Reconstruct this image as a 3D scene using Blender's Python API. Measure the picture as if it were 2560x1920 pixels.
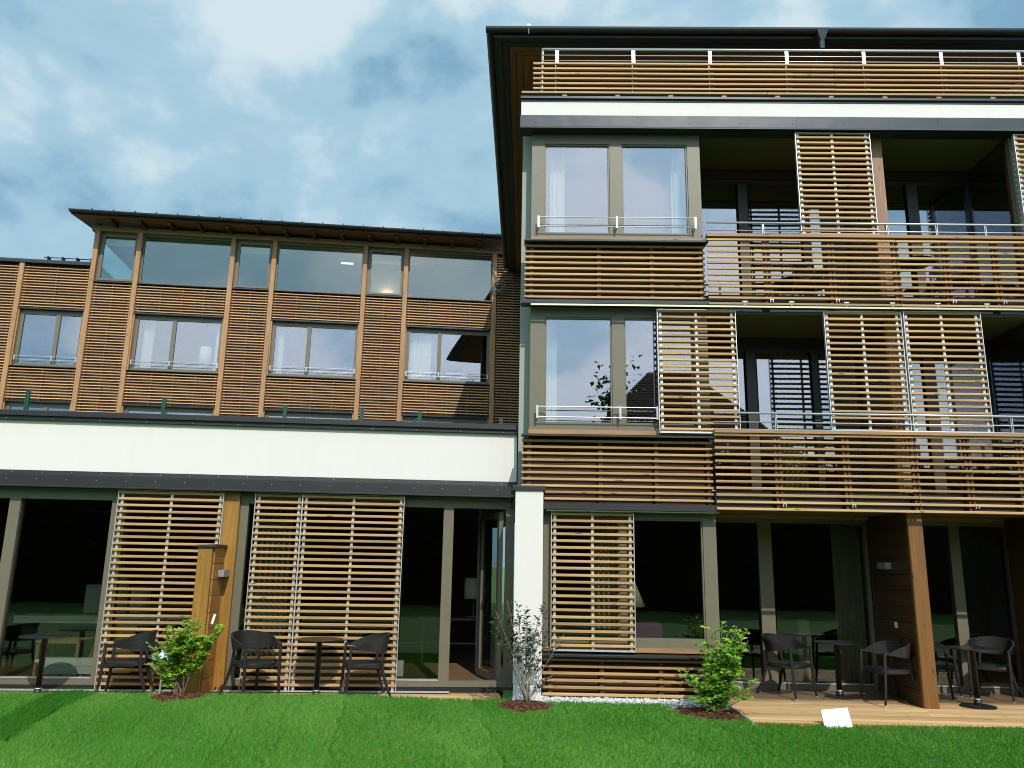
import bpy, math, random
import numpy as np
from mathutils import Vector, Matrix

random.seed(7)
for o in list(bpy.data.objects): bpy.data.objects.remove(o)
scene = bpy.context.scene
COL = scene.collection
R = math.radians

# ------------------------------------------------------------------ camera
PITCH, ROLL, YAW, EYE = 0.22076, 0.017607, 0.020118, 1.75
cam_data = bpy.data.cameras.new('camera')
cam_data.sensor_width = 36.0
cam_data.lens = 36.0 * 1987.1 / 2560.0
cam_data.clip_end = 2000.0
cam = bpy.data.objects.new('camera', cam_data)
COL.objects.link(cam)
_f = Vector((-math.sin(YAW) * math.cos(PITCH), math.cos(YAW) * math.cos(PITCH), math.sin(PITCH)))
_r = Vector((math.cos(YAW), math.sin(YAW), 0))
_u = _r.cross(_f)
_r2 = _r * math.cos(ROLL) + _u * math.sin(ROLL)
_u2 = _u * math.cos(ROLL) - _r * math.sin(ROLL)
_m = Matrix((_r2, _u2, -_f)).transposed().to_4x4()
_m.translation = Vector((0, 0, EYE))
cam.matrix_world = _m
scene.camera = cam

# ------------------------------------------------------------------ sun and sky
SUN_DIR = Vector((-0.28, 1.0, -0.95)).normalized()          # the way the light travels
sun_data = bpy.data.lights.new('sun', 'SUN')
sun_data.energy = 3.6
sun_data.angle = R(0.53)
sun_data.color = (1.0, 0.955, 0.88)
sun = bpy.data.objects.new('sun', sun_data)
sun.rotation_euler = SUN_DIR.to_track_quat('-Z', 'Y').to_euler()
COL.objects.link(sun)

world = bpy.data.worlds.new('World')
scene.world = world
world.use_nodes = True
nt = world.node_tree
nt.nodes.clear()
N, L = nt.nodes.new, nt.links.new
out = N('ShaderNodeOutputWorld')
bg = N('ShaderNodeBackground')
bg.inputs['Strength'].default_value = 0.10
sky = N('ShaderNodeTexSky')
sky.sky_type = 'NISHITA'
sky.sun_disc = False
sky.sun_elevation = math.asin(-SUN_DIR.z)
sky.sun_rotation = math.atan2(-SUN_DIR.x, -SUN_DIR.y)
sky.air_density = 1.0
sky.dust_density = 1.0
sky.ozone_density = 1.0
tc = N('ShaderNodeTexCoord')
sep = N('ShaderNodeSeparateXYZ')
L(tc.outputs['Generated'], sep.inputs[0])
def wmath(op, a, b=None, clamp=False):
    n = N('ShaderNodeMath'); n.operation = op; n.use_clamp = clamp
    for i, v in enumerate((a, b)):
        if v is None: continue
        if isinstance(v, (int, float)): n.inputs[i].default_value = v
        else: L(v, n.inputs[i])
    return n.outputs[0]
comb = N('ShaderNodeVectorMath'); comb.operation = 'MULTIPLY'
L(tc.outputs['Generated'], comb.inputs[0]); comb.inputs[1].default_value = (1.0, 1.0, 1.45)
def wnoise(scale, detail, rough, dist, off):
    mp = N('ShaderNodeMapping'); mp.inputs['Location'].default_value = off
    L(comb.outputs[0], mp.inputs['Vector'])
    n = N('ShaderNodeTexNoise'); n.inputs['Scale'].default_value = scale
    n.inputs['Detail'].default_value = detail; n.inputs['Roughness'].default_value = rough
    n.inputs['Distortion'].default_value = dist
    L(mp.outputs[0], n.inputs['Vector'])
    return n.outputs['Fac']
def wramp(fac, stops):
    r = N('ShaderNodeValToRGB'); cr = r.color_ramp; cr.interpolation = 'EASE'
    while len(cr.elements) < len(stops): cr.elements.new(0.5)
    for e, (p, c) in zip(cr.elements, stops):
        e.position = p; e.color = (*c, 1)
    L(fac, r.inputs[0])
    return r.outputs[0]
big = wnoise(3.6, 8.0, 0.52, 0.15, (2.2, 7.5, 0.0))
fine = wnoise(9.0, 6.0, 0.55, 0.2, (4.1, 0.7, 1.0))
mixn = wmath('ADD', wmath('MULTIPLY', big, 0.84), wmath('MULTIPLY', fine, 0.16))
cover = wramp(mixn, [(0.30, (0.82, 0.82, 0.82)), (0.44, (0.94, 0.94, 0.94)), (0.56, (1, 1, 1))])
cloud0 = wramp(mixn, [(0.395, (0.235, 0.44, 0.61)), (0.475, (0.39, 0.61, 0.75)), (0.575, (0.65, 0.785, 0.855))])
# clouds glow towards the sun, as they do
sdot = N('ShaderNodeVectorMath'); sdot.operation = 'DOT_PRODUCT'
L(tc.outputs['Generated'], sdot.inputs[0]); sdot.inputs[1].default_value = tuple(-SUN_DIR)
glow = wmath('ADD', wmath('MULTIPLY', wmath('POWER', wmath('MAXIMUM', sdot.outputs['Value'], 0.0), 1.5), 13.0), 10.0)
cs = N('ShaderNodeVectorMath'); cs.operation = 'SCALE'
L(cloud0, cs.inputs[0]); L(glow, cs.inputs['Scale'])
cloud = cs.outputs[0]
mx = N('ShaderNodeMix'); mx.data_type = 'RGBA'
L(cover, mx.inputs[0]); L(sky.outputs[0], mx.inputs[6]); L(cloud, mx.inputs[7])
L(mx.outputs[2], bg.inputs['Color'])
L(bg.outputs[0], out.inputs['Surface'])

scene.view_settings.view_transform = 'Standard'
scene.view_settings.look = 'None'
scene.view_settings.exposure = 0.0
scene.view_settings.gamma = 1.0
scene.view_settings.use_curve_mapping = False
scene.render.engine = 'CYCLES'
scene.cycles.max_bounces = 7
scene.cycles.diffuse_bounces = 3
scene.cycles.glossy_bounces = 4
scene.cycles.transparent_max_bounces = 16
scene.cycles.sample_clamp_indirect = 6.0
scene.cycles.pixel_filter_type = 'BLACKMAN_HARRIS'
scene.cycles.filter_width = 1.0
scene.cycles.caustics_reflective = False
scene.cycles.caustics_refractive = False

# ------------------------------------------------------------------ materials
MATS = {}
def newmat(name):
    m = bpy.data.materials.new(name); m.use_nodes = True
    MATS[name] = m
    return m, m.node_tree, m.node_tree.nodes['Principled BSDF']
def node(t, kind, **kw):
    n = t.nodes.new(kind)
    for k, v in kw.items(): n.inputs[k].default_value = v
    return n
def ramp(t, fac, stops):
    r = t.nodes.new('ShaderNodeValToRGB'); cr = r.color_ramp
    while len(cr.elements) < len(stops): cr.elements.new(0.5)
    for e, (p, c) in zip(cr.elements, stops):
        e.position = p; e.color = (*c, 1)
    t.links.new(fac, r.inputs[0])
    return r.outputs[0]
def mul(c, k): return tuple(min(1, x * k) for x in c)

def wood(name, col, grain='x', rough=0.6, var=0.22, knots=True, fine=1.0):
    m, t, b = newmat(name)
    tco = t.nodes.new('ShaderNodeTexCoord'); oi = t.nodes.new('ShaderNodeObjectInfo')
    off = t.nodes.new('ShaderNodeVectorMath'); off.operation = 'SCALE'
    cmb = t.nodes.new('ShaderNodeCombineXYZ')
    for i in range(3): t.links.new(oi.outputs['Random'], cmb.inputs[i])
    t.links.new(cmb.outputs[0], off.inputs[0]); off.inputs['Scale'].default_value = 37.0
    add = t.nodes.new('ShaderNodeVectorMath'); add.operation = 'ADD'
    t.links.new(tco.outputs['Object'], add.inputs[0]); t.links.new(off.outputs[0], add.inputs[1])
    mp = t.nodes.new('ShaderNodeMapping')
    lo, hi = 1.6 * fine, 38.0 * fine
    mp.inputs['Scale'].default_value = {'x': (lo, hi, hi), 'y': (hi, lo, hi), 'z': (hi, hi, lo)}[grain]
    t.links.new(add.outputs[0], mp.inputs['Vector'])
    n1 = node(t, 'ShaderNodeTexNoise', Scale=1.0, Detail=5.0, Roughness=0.6, Distortion=0.6)
    t.links.new(mp.outputs[0], n1.inputs['Vector'])
    c = ramp(t, n1.outputs['Fac'], [(0.28, mul(col, 0.72)), (0.5, col), (0.74, mul(col, 1.22))])
    # broad tone patches along the board
    mp2 = t.nodes.new('ShaderNodeMapping')
    mp2.inputs['Scale'].default_value = {'x': (0.7, 5, 5), 'y': (5, 0.7, 5), 'z': (5, 5, 0.7)}[grain]
    t.links.new(add.outputs[0], mp2.inputs['Vector'])
    n2 = node(t, 'ShaderNodeTexNoise', Scale=1.0, Detail=2.0)
    t.links.new(mp2.outputs[0], n2.inputs['Vector'])
    pr = t.nodes.new('ShaderNodeMapRange'); pr.inputs[1].default_value = 0.3; pr.inputs[2].default_value = 0.7
    pr.inputs[3].default_value = 0.84; pr.inputs[4].default_value = 1.12
    t.links.new(n2.outputs['Fac'], pr.inputs[0])
    rr = t.nodes.new('ShaderNodeMapRange'); rr.inputs[3].default_value = 1 - var; rr.inputs[4].default_value = 1 + var * 0.6
    t.links.new(oi.outputs['Random'], rr.inputs[0])
    mm = t.nodes.new('ShaderNodeMath'); mm.operation = 'MULTIPLY'
    t.links.new(pr.outputs[0], mm.inputs[0]); t.links.new(rr.outputs[0], mm.inputs[1])
    sc = t.nodes.new('ShaderNodeVectorMath'); sc.operation = 'SCALE'
    t.links.new(c, sc.inputs[0]); t.links.new(mm.outputs[0], sc.inputs['Scale'])
    res = sc.outputs[0]
    if knots:
        mp3 = t.nodes.new('ShaderNodeMapping')
        mp3.inputs['Scale'].default_value = {'x': (2.2, 9, 9), 'y': (9, 2.2, 9), 'z': (9, 9, 2.2)}[grain]
        t.links.new(add.outputs[0], mp3.inputs['Vector'])
        v = node(t, 'ShaderNodeTexVoronoi', Scale=1.0)
        t.links.new(mp3.outputs[0], v.inputs['Vector'])
        k = ramp(t, v.outputs['Distance'], [(0.05, (0.35, 0.28, 0.22)), (0.13, (1, 1, 1))])
        mk = t.nodes.new('ShaderNodeVectorMath'); mk.operation = 'MULTIPLY'
        t.links.new(res, mk.inputs[0]); t.links.new(k, mk.inputs[1]); res = mk.outputs[0]
    t.links.new(res, b.inputs['Base Color'])
    b.inputs['Roughness'].default_value = rough
    bp = node(t, 'ShaderNodeBump', Strength=0.25, Distance=0.004)
    t.links.new(n1.outputs['Fac'], bp.inputs['Height']); t.links.new(bp.outputs[0], b.inputs['Normal'])
    return m

def stucco(name, col, grain=260.0, bump=0.35):
    m, t, b = newmat(name)
    tco = t.nodes.new('ShaderNodeTexCoord')
    n1 = node(t, 'ShaderNodeTexNoise', Scale=grain, Detail=3.0)
    n2 = node(t, 'ShaderNodeTexNoise', Scale=1.7, Detail=5.0, Roughness=0.6)
    t.links.new(tco.outputs['Object'], n1.inputs['Vector']); t.links.new(tco.outputs['Object'], n2.inputs['Vector'])
    a = ramp(t, n1.outputs['Fac'], [(0.3, mul(col, 0.9)), (0.6, col)])
    mpd = t.nodes.new('ShaderNodeMapping'); mpd.inputs['Scale'].default_value = (5.0, 5.0, 0.5)
    t.links.new(tco.outputs['Object'], mpd.inputs['Vector'])
    t.links.new(mpd.outputs[0], n2.inputs['Vector'])
    s = ramp(t, n2.outputs['Fac'], [(0.22, (0.972, 0.975, 0.968)), (0.60, (1, 1, 1))])
    mk = t.nodes.new('ShaderNodeVectorMath'); mk.operation = 'MULTIPLY'
    t.links.new(a, mk.inputs[0]); t.links.new(s, mk.inputs[1]); t.links.new(mk.outputs[0], b.inputs['Base Color'])
    b.inputs['Roughness'].default_value = 0.9
    bp = node(t, 'ShaderNodeBump', Strength=bump, Distance=0.003)
    t.links.new(n1.outputs['Fac'], bp.inputs['Height']); t.links.new(bp.outputs[0], b.inputs['Normal'])
    return m

def plain(name, col, rough=0.5, metal=0.0, spec=0.5, noise=0.12, nscale=9.0, bump=0.0, bscale=3.0):
    m, t, b = newmat(name)
    tco = t.nodes.new('ShaderNodeTexCoord')
    n1 = node(t, 'ShaderNodeTexNoise', Scale=nscale, Detail=5.0, Roughness=0.6)
    t.links.new(tco.outputs['Object'], n1.inputs['Vector'])
    c = ramp(t, n1.outputs['Fac'], [(0.3, mul(col, 1 - noise)), (0.7, mul(col, 1 + noise))])
    t.links.new(c, b.inputs['Base Color'])
    b.inputs['Roughness'].default_value = rough
    b.inputs['Metallic'].default_value = metal
    b.inputs['Specular IOR Level'].default_value = spec
    if bump:
        n2 = node(t, 'ShaderNodeTexNoise', Scale=bscale, Detail=2.0)
        t.links.new(tco.outputs['Object'], n2.inputs['Vector'])
        bp = node(t, 'ShaderNodeBump', Strength=bump, Distance=0.05)
        t.links.new(n2.outputs['Fac'], bp.inputs['Height']); t.links.new(bp.outputs[0], b.inputs['Normal'])
    return m

def glass(name, tint, refl, ior):
    m, t, b = newmat(name)
    t.nodes.remove(b)
    o = t.nodes['Material Output']
    tr = t.nodes.new('ShaderNodeBsdfTransparent'); tr.inputs[0].default_value = (*tint, 1)
    gl = t.nodes.new('ShaderNodeBsdfGlossy'); gl.inputs['Color'].default_value = (*refl, 1); gl.inputs['Roughness'].default_value = 0.0
    lw = t.nodes.new('ShaderNodeLayerWeight'); lw.inputs['Blend'].default_value = 0.5
    p5 = t.nodes.new('ShaderNodeMath'); p5.operation = 'POWER'; p5.inputs[1].default_value = 5.0
    t.links.new(lw.outputs['Facing'], p5.inputs[0])
    fr = t.nodes.new('ShaderNodeMapRange'); fr.inputs[3].default_value = ior; fr.inputs[4].default_value = 1.0
    t.links.new(p5.outputs[0], fr.inputs[0])
    # panes are never perfectly flat: a very slow ripple
    tco = t.nodes.new('ShaderNodeTexCoord')
    n2 = node(t, 'ShaderNodeTexNoise', Scale=1.1, Detail=1.0)
    t.links.new(tco.outputs['Object'], n2.inputs['Vector'])
    bp = node(t, 'ShaderNodeBump', Strength=0.03, Distance=0.05)
    t.links.new(n2.outputs['Fac'], bp.inputs['Height']); t.links.new(bp.outputs[0], gl.inputs['Normal'])
    mxs = t.nodes.new('ShaderNodeMixShader')
    t.links.new(fr.outputs[0], mxs.inputs[0]); t.links.new(tr.outputs[0], mxs.inputs[1]); t.links.new(gl.outputs[0], mxs.inputs[2])
    t.links.new(mxs.outputs[0], o.inputs['Surface'])
    return m

def leafmat(name, c0, c1, trans=0.35):
    m, t, b = newmat(name)
    g = t.nodes.new('ShaderNodeNewGeometry')
    c = ramp(t, g.outputs['Random Per Island'], [(0.0, c0), (1.0, c1)])
    t.links.new(c, b.inputs['Base Color'])
    b.inputs['Roughness'].default_value = 0.45
    b.inputs['Specular IOR Level'].default_value = 0.35
    tl = t.nodes.new('ShaderNodeBsdfTranslucent'); t.links.new(c, tl.inputs[0])
    mxs = t.nodes.new('ShaderNodeMixShader'); mxs.inputs[0].default_value = trans
    t.links.new(b.outputs[0], mxs.inputs[1]); t.links.new(tl.outputs[0], mxs.inputs[2])
    t.links.new(mxs.outputs[0], t.nodes['Material Output'].inputs['Surface'])
    return m

def emit(name, col, k):
    m, t, b = newmat(name)
    b.inputs['Base Color'].default_value = (*col, 1)
    b.inputs['Emission Color'].default_value = (*col, 1); b.inputs['Emission Strength'].default_value = k
    return m

W_SLAT = wood('larch_slat', (0.49, 0.280, 0.108), 'x', 0.55, 0.24)
W_SLATB = wood('larch_slat_upper', (0.60, 0.335, 0.148), 'x', 0.6, 0.24)
W_DARK = wood('larch_backing', (0.042, 0.018, 0.009), 'x', 0.8, 0.1, knots=False)
W_BATT = wood('larch_batten', (0.085, 0.038, 0.016), 'z', 0.7, 0.1, knots=False)
W_POST = wood('larch_post', (0.40, 0.212, 0.092), 'z', 0.55, 0.08)
W_GOLD = wood('oiled_larch_post', (0.31, 0.150, 0.022), 'z', 0.5, 0.08)
W_PANEL = wood('oiled_larch_panel', (0.36, 0.165, 0.040), 'y', 0.5, 0.10)
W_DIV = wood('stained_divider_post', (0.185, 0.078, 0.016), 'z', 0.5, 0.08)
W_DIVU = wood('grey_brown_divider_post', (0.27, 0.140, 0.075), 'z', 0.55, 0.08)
W_DIVS = wood('shaded_divider_board', (0.060, 0.028, 0.009), 'y', 0.5, 0.10)  # base colour darkened so faces turned from the sun read as shaded
W_BEAM = wood('larch_beam', (0.36, 0.19, 0.08), 'x', 0.6, 0.08)
W_SOFF = wood('soffit_board', (0.22, 0.080, 0.030), 'x', 0.6, 0.12, knots=False)
W_SOFFY = wood('soffit_board_side', (0.22, 0.080, 0.030), 'y', 0.6, 0.12, knots=False)
W_DECK = wood('deck_board', (0.57, 0.355, 0.16), 'x', 0.6, 0.34)
W_DECKE = wood('deck_edge', (0.46, 0.20, 0.05), 'x', 0.55, 0.1)
W_FLOOR = wood('room_parquet', (0.17, 0.105, 0.055), 'x', 0.4, 0.1)
W_PALE = wood('pale_oak', (0.36, 0.27, 0.12), 'z', 0.5, 0.08)
WHITE = stucco('white_render', (0.755, 0.70, 0.655))
MINT = stucco('pale_green_render', (0.34, 0.36, 0.315))
SIDEW = stucco('side_render', (0.62, 0.62, 0.60))
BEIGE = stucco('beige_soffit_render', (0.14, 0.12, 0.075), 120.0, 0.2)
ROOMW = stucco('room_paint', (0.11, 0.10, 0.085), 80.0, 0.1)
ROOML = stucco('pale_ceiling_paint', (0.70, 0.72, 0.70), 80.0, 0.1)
DARKF = plain('dark_balcony_frame', (0.030, 0.028, 0.024), 0.45, 0.0, 0.5, 0.06)
TAUPE = plain('taupe_frame', (0.150, 0.130, 0.088), 0.45, 0.0, 0.5, 0.06)
DARKM = plain('anthracite_sheet', (0.010, 0.009, 0.0105), 0.5, 0.0, 0.6, 0.12, 3.0, 0.12, 2.2)
GREYM = plain('grey_zinc_sheet', (0.036, 0.044, 0.054), 0.36, 0.0, 0.35, 0.10, 3.0, 0.18, 1.6)
ROOFM = plain('dark_roof_sheet', (0.020, 0.020, 0.023), 0.5, 0.0, 0.5, 0.15)
ALU = plain('brushed_aluminium', (0.66, 0.67, 0.68), 0.42, 0.6, 0.5, 0.06, 20.0)
STEEL = plain('stainless_tube', (0.56, 0.57, 0.59), 0.38, 0.65, 0.5, 0.04, 20.0)
CHROME = plain('polished_steel', (0.75, 0.76, 0.78), 0.06, 1.0, 0.5, 0.02, 20.0)
BRASSY = plain('anodised_rail', (0.66, 0.60, 0.38), 0.3, 0.9, 0.5, 0.08, 8.0)
WHITEM = plain('white_lacquer', (0.80, 0.80, 0.80), 0.4, 0.0, 0.5, 0.03)
GREYBOX = plain('grey_lamp_casing', (0.30, 0.32, 0.33), 0.4, 0.3, 0.5, 0.05)
BLACKT = plain('black_table_lacquer', (0.014, 0.014, 0.015), 0.3, 0.0, 0.5, 0.1)
GREENM = plain('green_post_paint', (0.010, 0.075, 0.045), 0.4, 0.0, 0.5, 0.08)
CABLE = plain('grey_cable', (0.20, 0.20, 0.20), 0.5, 0.0, 0.5, 0.1)
CLOTHW = plain('white_curtain', (0.72, 0.75, 0.73), 0.9, 0.0, 0.1, 0.05)
CLOTHG = plain('pale_green_curtain', (0.26, 0.31, 0.28), 0.9, 0.0, 0.1, 0.08)
CLOTHB = plain('beige_curtain', (0.42, 0.38, 0.24), 0.9, 0.0, 0.1, 0.08)
CLOTHC = plain('cream_curtain', (0.62, 0.56, 0.38), 0.9, 0.0, 0.1, 0.05)
PURPLE = plain('purple_fabric', (0.17, 0.025, 0.15), 0.9, 0.0, 0.1, 0.15)
SHADE = plain('lamp_shade_fabric', (0.85, 0.86, 0.84), 0.8, 0.0, 0.1, 0.03)
BARK = plain('shrub_bark', (0.22, 0.16, 0.10), 0.9, 0.0, 0.2, 0.3, 60.0)
BARKP = plain('pale_twig_bark', (0.22, 0.18, 0.12), 0.9, 0.0, 0.2, 0.25, 60.0)
TRUNK = plain('tree_bark', (0.07, 0.055, 0.04), 0.95, 0.0, 0.2, 0.4, 14.0)
SOIL = plain('dark_soil', (0.035, 0.020, 0.013), 0.95, 0.0, 0.2, 0.4, 40.0)
HWALL = stucco('house_render', (0.55, 0.50, 0.42), 60.0)
TILE = plain('clay_roof_tile', (0.13, 0.075, 0.055), 0.8, 0.0, 0.3, 0.45, 7.0)
GLASS = glass('coated_glazing', (0.80, 0.84, 0.80), (0.95, 0.89, 1.0), 0.24)
GLASSG = glass('clear_terrace_glazing', (0.70, 0.72, 0.68), (0.95, 1.0, 0.95), 0.065)
GLASSC = glass('clear_glazing', (0.86, 0.92, 0.90), (0.92, 0.97, 1.0), 0.11)
DARKGAP = plain('shadow_gap_fill', (0.01, 0.01, 0.01), 0.8)  # near-black fill standing for the shade inside the threshold gaps
WARM = emit('warm_lamp', (1.0, 0.55, 0.22), 22.0)
COOLE = emit('ceiling_lamp_glass', (0.95, 0.95, 0.72), 2.0)
LEAFG = leafmat('bright_green_leaf', (0.10, 0.28, 0.012), (0.38, 0.60, 0.05))
LEAFR = leafmat('fresh_green_leaf', (0.09, 0.27, 0.014), (0.32, 0.58, 0.05))
LEAFD = leafmat('dark_olive_leaf', (0.012, 0.016, 0.006), (0.050, 0.062, 0.015), 0.12)
LEAFT = leafmat('tree_leaf', (0.020, 0.045, 0.010), (0.055, 0.095, 0.018), 0.25)
CHIP = leafmat('bark_chip', (0.035, 0.012, 0.006), (0.17, 0.060, 0.022), 0.0)
PEBBLE = leafmat('pale_pebble', (0.34, 0.34, 0.35), (0.78, 0.77, 0.74), 0.0)

# wicker: woven bump
m, t, b = newmat('black_wicker')
tco = t.nodes.new('ShaderNodeTexCoord')
w1 = t.nodes.new('ShaderNodeTexWave'); w1.bands_direction = 'Z'; w1.inputs['Scale'].default_value = 32.0
w2 = t.nodes.new('ShaderNodeTexWave'); w2.bands_direction = 'DIAGONAL'; w2.inputs['Scale'].default_value = 26.0
for w in (w1, w2): t.links.new(tco.outputs['Object'], w.inputs['Vector'])
am = t.nodes.new('ShaderNodeMath'); am.operation = 'MULTIPLY'
t.links.new(w1.outputs['Fac'], am.inputs[0]); t.links.new(w2.outputs['Fac'], am.inputs[1])
c = ramp(t, am.outputs[0], [(0.0, (0.004, 0.004, 0.004)), (1.0, (0.034, 0.032, 0.03))])
t.links.new(c, b.inputs['Base Color']); b.inputs['Roughness'].default_value = 0.42
bp = node(t, 'ShaderNodeBump', Strength=0.9, Distance=0.01)
t.links.new(am.outputs[0], bp.inputs['Height']); t.links.new(bp.outputs[0], b.inputs['Normal'])
WICKER = m

# turf
m, t, b = newmat('turf_ground')
tco = t.nodes.new('ShaderNodeTexCoord')
n1 = node(t, 'ShaderNodeTexNoise', Scale=3.0, Detail=8.0, Roughness=0.7)
t.links.new(tco.outputs['Object'], n1.inputs['Vector'])
c = ramp(t, n1.outputs['Fac'], [(0.3, (0.055, 0.13, 0.022)), (0.7, (0.10, 0.21, 0.040))])
t.links.new(c, b.inputs['Base Color']); b.inputs['Roughness'].default_value = 0.95
TURF = m
m, t, b = newmat('grass_blade')
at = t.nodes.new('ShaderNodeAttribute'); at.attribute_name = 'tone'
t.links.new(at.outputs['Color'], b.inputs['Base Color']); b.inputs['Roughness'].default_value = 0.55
b.inputs['Specular IOR Level'].default_value = 0.25
tl = t.nodes.new('ShaderNodeBsdfTranslucent'); t.links.new(at.outputs['Color'], tl.inputs[0])
mxs = t.nodes.new('ShaderNodeMixShader'); mxs.inputs[0].default_value = 0.3
t.links.new(b.outputs[0], mxs.inputs[1]); t.links.new(tl.outputs[0], mxs.inputs[2])
t.links.new(mxs.outputs[0], t.nodes['Material Output'].inputs['Surface'])
BLADE = m

# ------------------------------------------------------------------ mesh helpers
ORG = {}
class MB:
    def __init__(s): s.v = []; s.f = []; s.sm = False
    def box(s, x0, x1, y0, y1, z0, z1):
        b = len(s.v)
        s.v += [(x0, y0, z0), (x1, y0, z0), (x1, y1, z0), (x0, y1, z0), (x0, y0, z1), (x1, y0, z1), (x1, y1, z1), (x0, y1, z1)]
        s.f += [(b, b + 3, b + 2, b + 1), (b + 4, b + 5, b + 6, b + 7), (b, b + 1, b + 5, b + 4), (b + 1, b + 2, b + 6, b + 5), (b + 2, b + 3, b + 7, b + 6), (b + 3, b, b + 4, b + 7)]
        return s
    def cbox(s, x0, x1, y0, y1, z0, z1, c=0.006):
        """box with a small chamfer on its front (low y) long edges and vertical front edges"""
        pts = [(x0, y1), (x0, y0 + c), (x0 + c, y0), (x1 - c, y0), (x1, y0 + c), (x1, y1)]
        return s.prism([(p[0], p[1]) for p in pts], z0, z1)
    def prism(s, poly, z0, z1, axis='z'):
        b = len(s.v); n = len(poly)
        def P(p, h): return {'z': (p[0], p[1], h), 'x': (h, p[0], p[1]), 'y': (p[0], h, p[1])}[axis]
        s.v += [P(p, z0) for p in poly] + [P(p, z1) for p in poly]
        s.f += [tuple(b + i for i in range(n - 1, -1, -1)), tuple(b + n + i for i in range(n))]
        s.f += [(b + i, b + (i + 1) % n, b + n + (i + 1) % n, b + n + i) for i in range(n)]
        return s
    def tube(s, pts, rad, n=8, cap=True):
        pts = [Vector(p) for p in pts]; k = len(pts)
        rads = rad if isinstance(rad, (list, tuple)) else [rad] * k
        b = len(s.v); ref = None
        for i, p in enumerate(pts):
            d = (pts[min(i + 1, k - 1)] - pts[max(i - 1, 0)]).normalized()
            if ref is None:
                ref = Vector((0, 0, 1)) if abs(d.z) < 0.9 else Vector((1, 0, 0))
            a = d.cross(ref).normalized(); c = a.cross(d).normalized(); ref = c
            for j in range(n):
                th = 2 * math.pi * j / n
                s.v.append(tuple(p + (a * math.cos(th) + c * math.sin(th)) * rads[i]))
        for i in range(k - 1):
            for j in range(n):
                s.f.append((b + i * n + j, b + i * n + (j + 1) % n, b + (i + 1) * n + (j + 1) % n, b + (i + 1) * n + j))
        if cap:
            s.f.append(tuple(b + j for j in range(n - 1, -1, -1))); s.f.append(tuple(b + (k - 1) * n + j for j in range(n)))
        return s
    def lathe(s, prof, cx=0, cy=0, n=24):
        b = len(s.v); k = len(prof)
        for r, z in prof:
            for j in range(n):
                th = 2 * math.pi * j / n
                s.v.append((cx + r * math.cos(th), cy + r * math.sin(th), z))
        for i in range(k - 1):
            for j in range(n):
                s.f.append((b + i * n + j, b + i * n + (j + 1) % n, b + (i + 1) * n + (j + 1) % n, b + (i + 1) * n + j))
        s.f.append(tuple(b + j for j in range(n - 1, -1, -1))); s.f.append(tuple(b + (k - 1) * n + j for j in range(n)))
        return s
    def grid(s, fn, nu, nv):
        b = len(s.v)
        for i in range(nu + 1):
            for j in range(nv + 1): s.v.append(tuple(fn(i / nu, j / nv)))
        for i in range(nu):
            for j in range(nv):
                q = b + i * (nv + 1) + j
                s.f.append((q, q + nv + 1, q + nv + 2, q + 1))
        return s
    def mesh(s, name, org=(0, 0, 0)):
        me = bpy.data.meshes.new(name)
        me.from_pydata([(x - org[0], y - org[1], z - org[2]) for x, y, z in s.v], [], s.f)
        me.update()
        return me
    def build(s, name, mat, parent=None, smooth=False, **props):
        org = ORG.get(parent.name, (0, 0, 0)) if parent else (0, 0, 0)
        me = s.mesh(name, org)
        me.materials.append(mat)
        if smooth:
            me.polygons.foreach_set('use_smooth', [True] * len(me.polygons))
        o = bpy.data.objects.new(name, me)
        COL.objects.link(o)
        if parent:
            o.parent = parent; ORG[o.name] = org
        for k, v in props.items(): o[k] = v
        return o

def smooth_angle(o, deg=40):
    me = o.data
    me.polygons.foreach_set('use_smooth', [True] * len(me.polygons))
    try: me.set_sharp_from_angle(angle=R(deg))
    except Exception: pass

def empty(name, loc=(0, 0, 0), rz=0.0, org=None, **props):
    o = bpy.data.objects.new(name, None); COL.objects.link(o)
    o.empty_display_size = 0.2
    o.location = loc; o.rotation_euler = (0, 0, rz)
    ORG[o.name] = org if org is not None else (0, 0, 0)
    for k, v in props.items(): o[k] = v
    return o

SLATMESH = {}
def slat(parent, x0, x1, y, z, h=0.036, d=0.030, mat=None, name='slat', tilt=True):
    """one board along x; front face at y, centre height z; meshes shared between boards of one length"""
    mat = mat or W_SLAT
    ln = round(x1 - x0, 3); key = (ln, h, d, mat.name)
    me = SLATMESH.get(key)
    if me is None:
        c = 0.004; hx = ln / 2
        prof = [(0, -h / 2 + c), (c, -h / 2), (d, -h / 2), (d, h / 2), (c, h / 2 - 0.003), (0, h / 2 - 0.003 - c)]
        mb = MB().prism(prof, -hx, hx, 'x')
        me = mb.mesh('slat'); me.materials.append(mat); SLATMESH[key] = me
    o = bpy.data.objects.new(name, me); COL.objects.link(o)
    org = ORG.get(parent.name, (0, 0, 0))
    o.location = ((x0 + x1) / 2 - org[0], y - org[1] + random.uniform(-0.0015, 0.0015), z - org[2] + random.uniform(-0.0012, 0.0012))
    if tilt: o.rotation_euler = (random.uniform(-0.03, 0.03), random.uniform(-0.0007, 0.0007), 0)
    o.parent = parent
    ORG[o.name] = org
    return o

def part(parent, name):
    """an Empty part of a thing; same origin as the thing"""
    o = bpy.data.objects.new(name, None); COL.objects.link(o); o.empty_display_size = 0.1
    o.parent = parent; ORG[o.name] = ORG.get(parent.name, (0, 0, 0))
    return o

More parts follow.
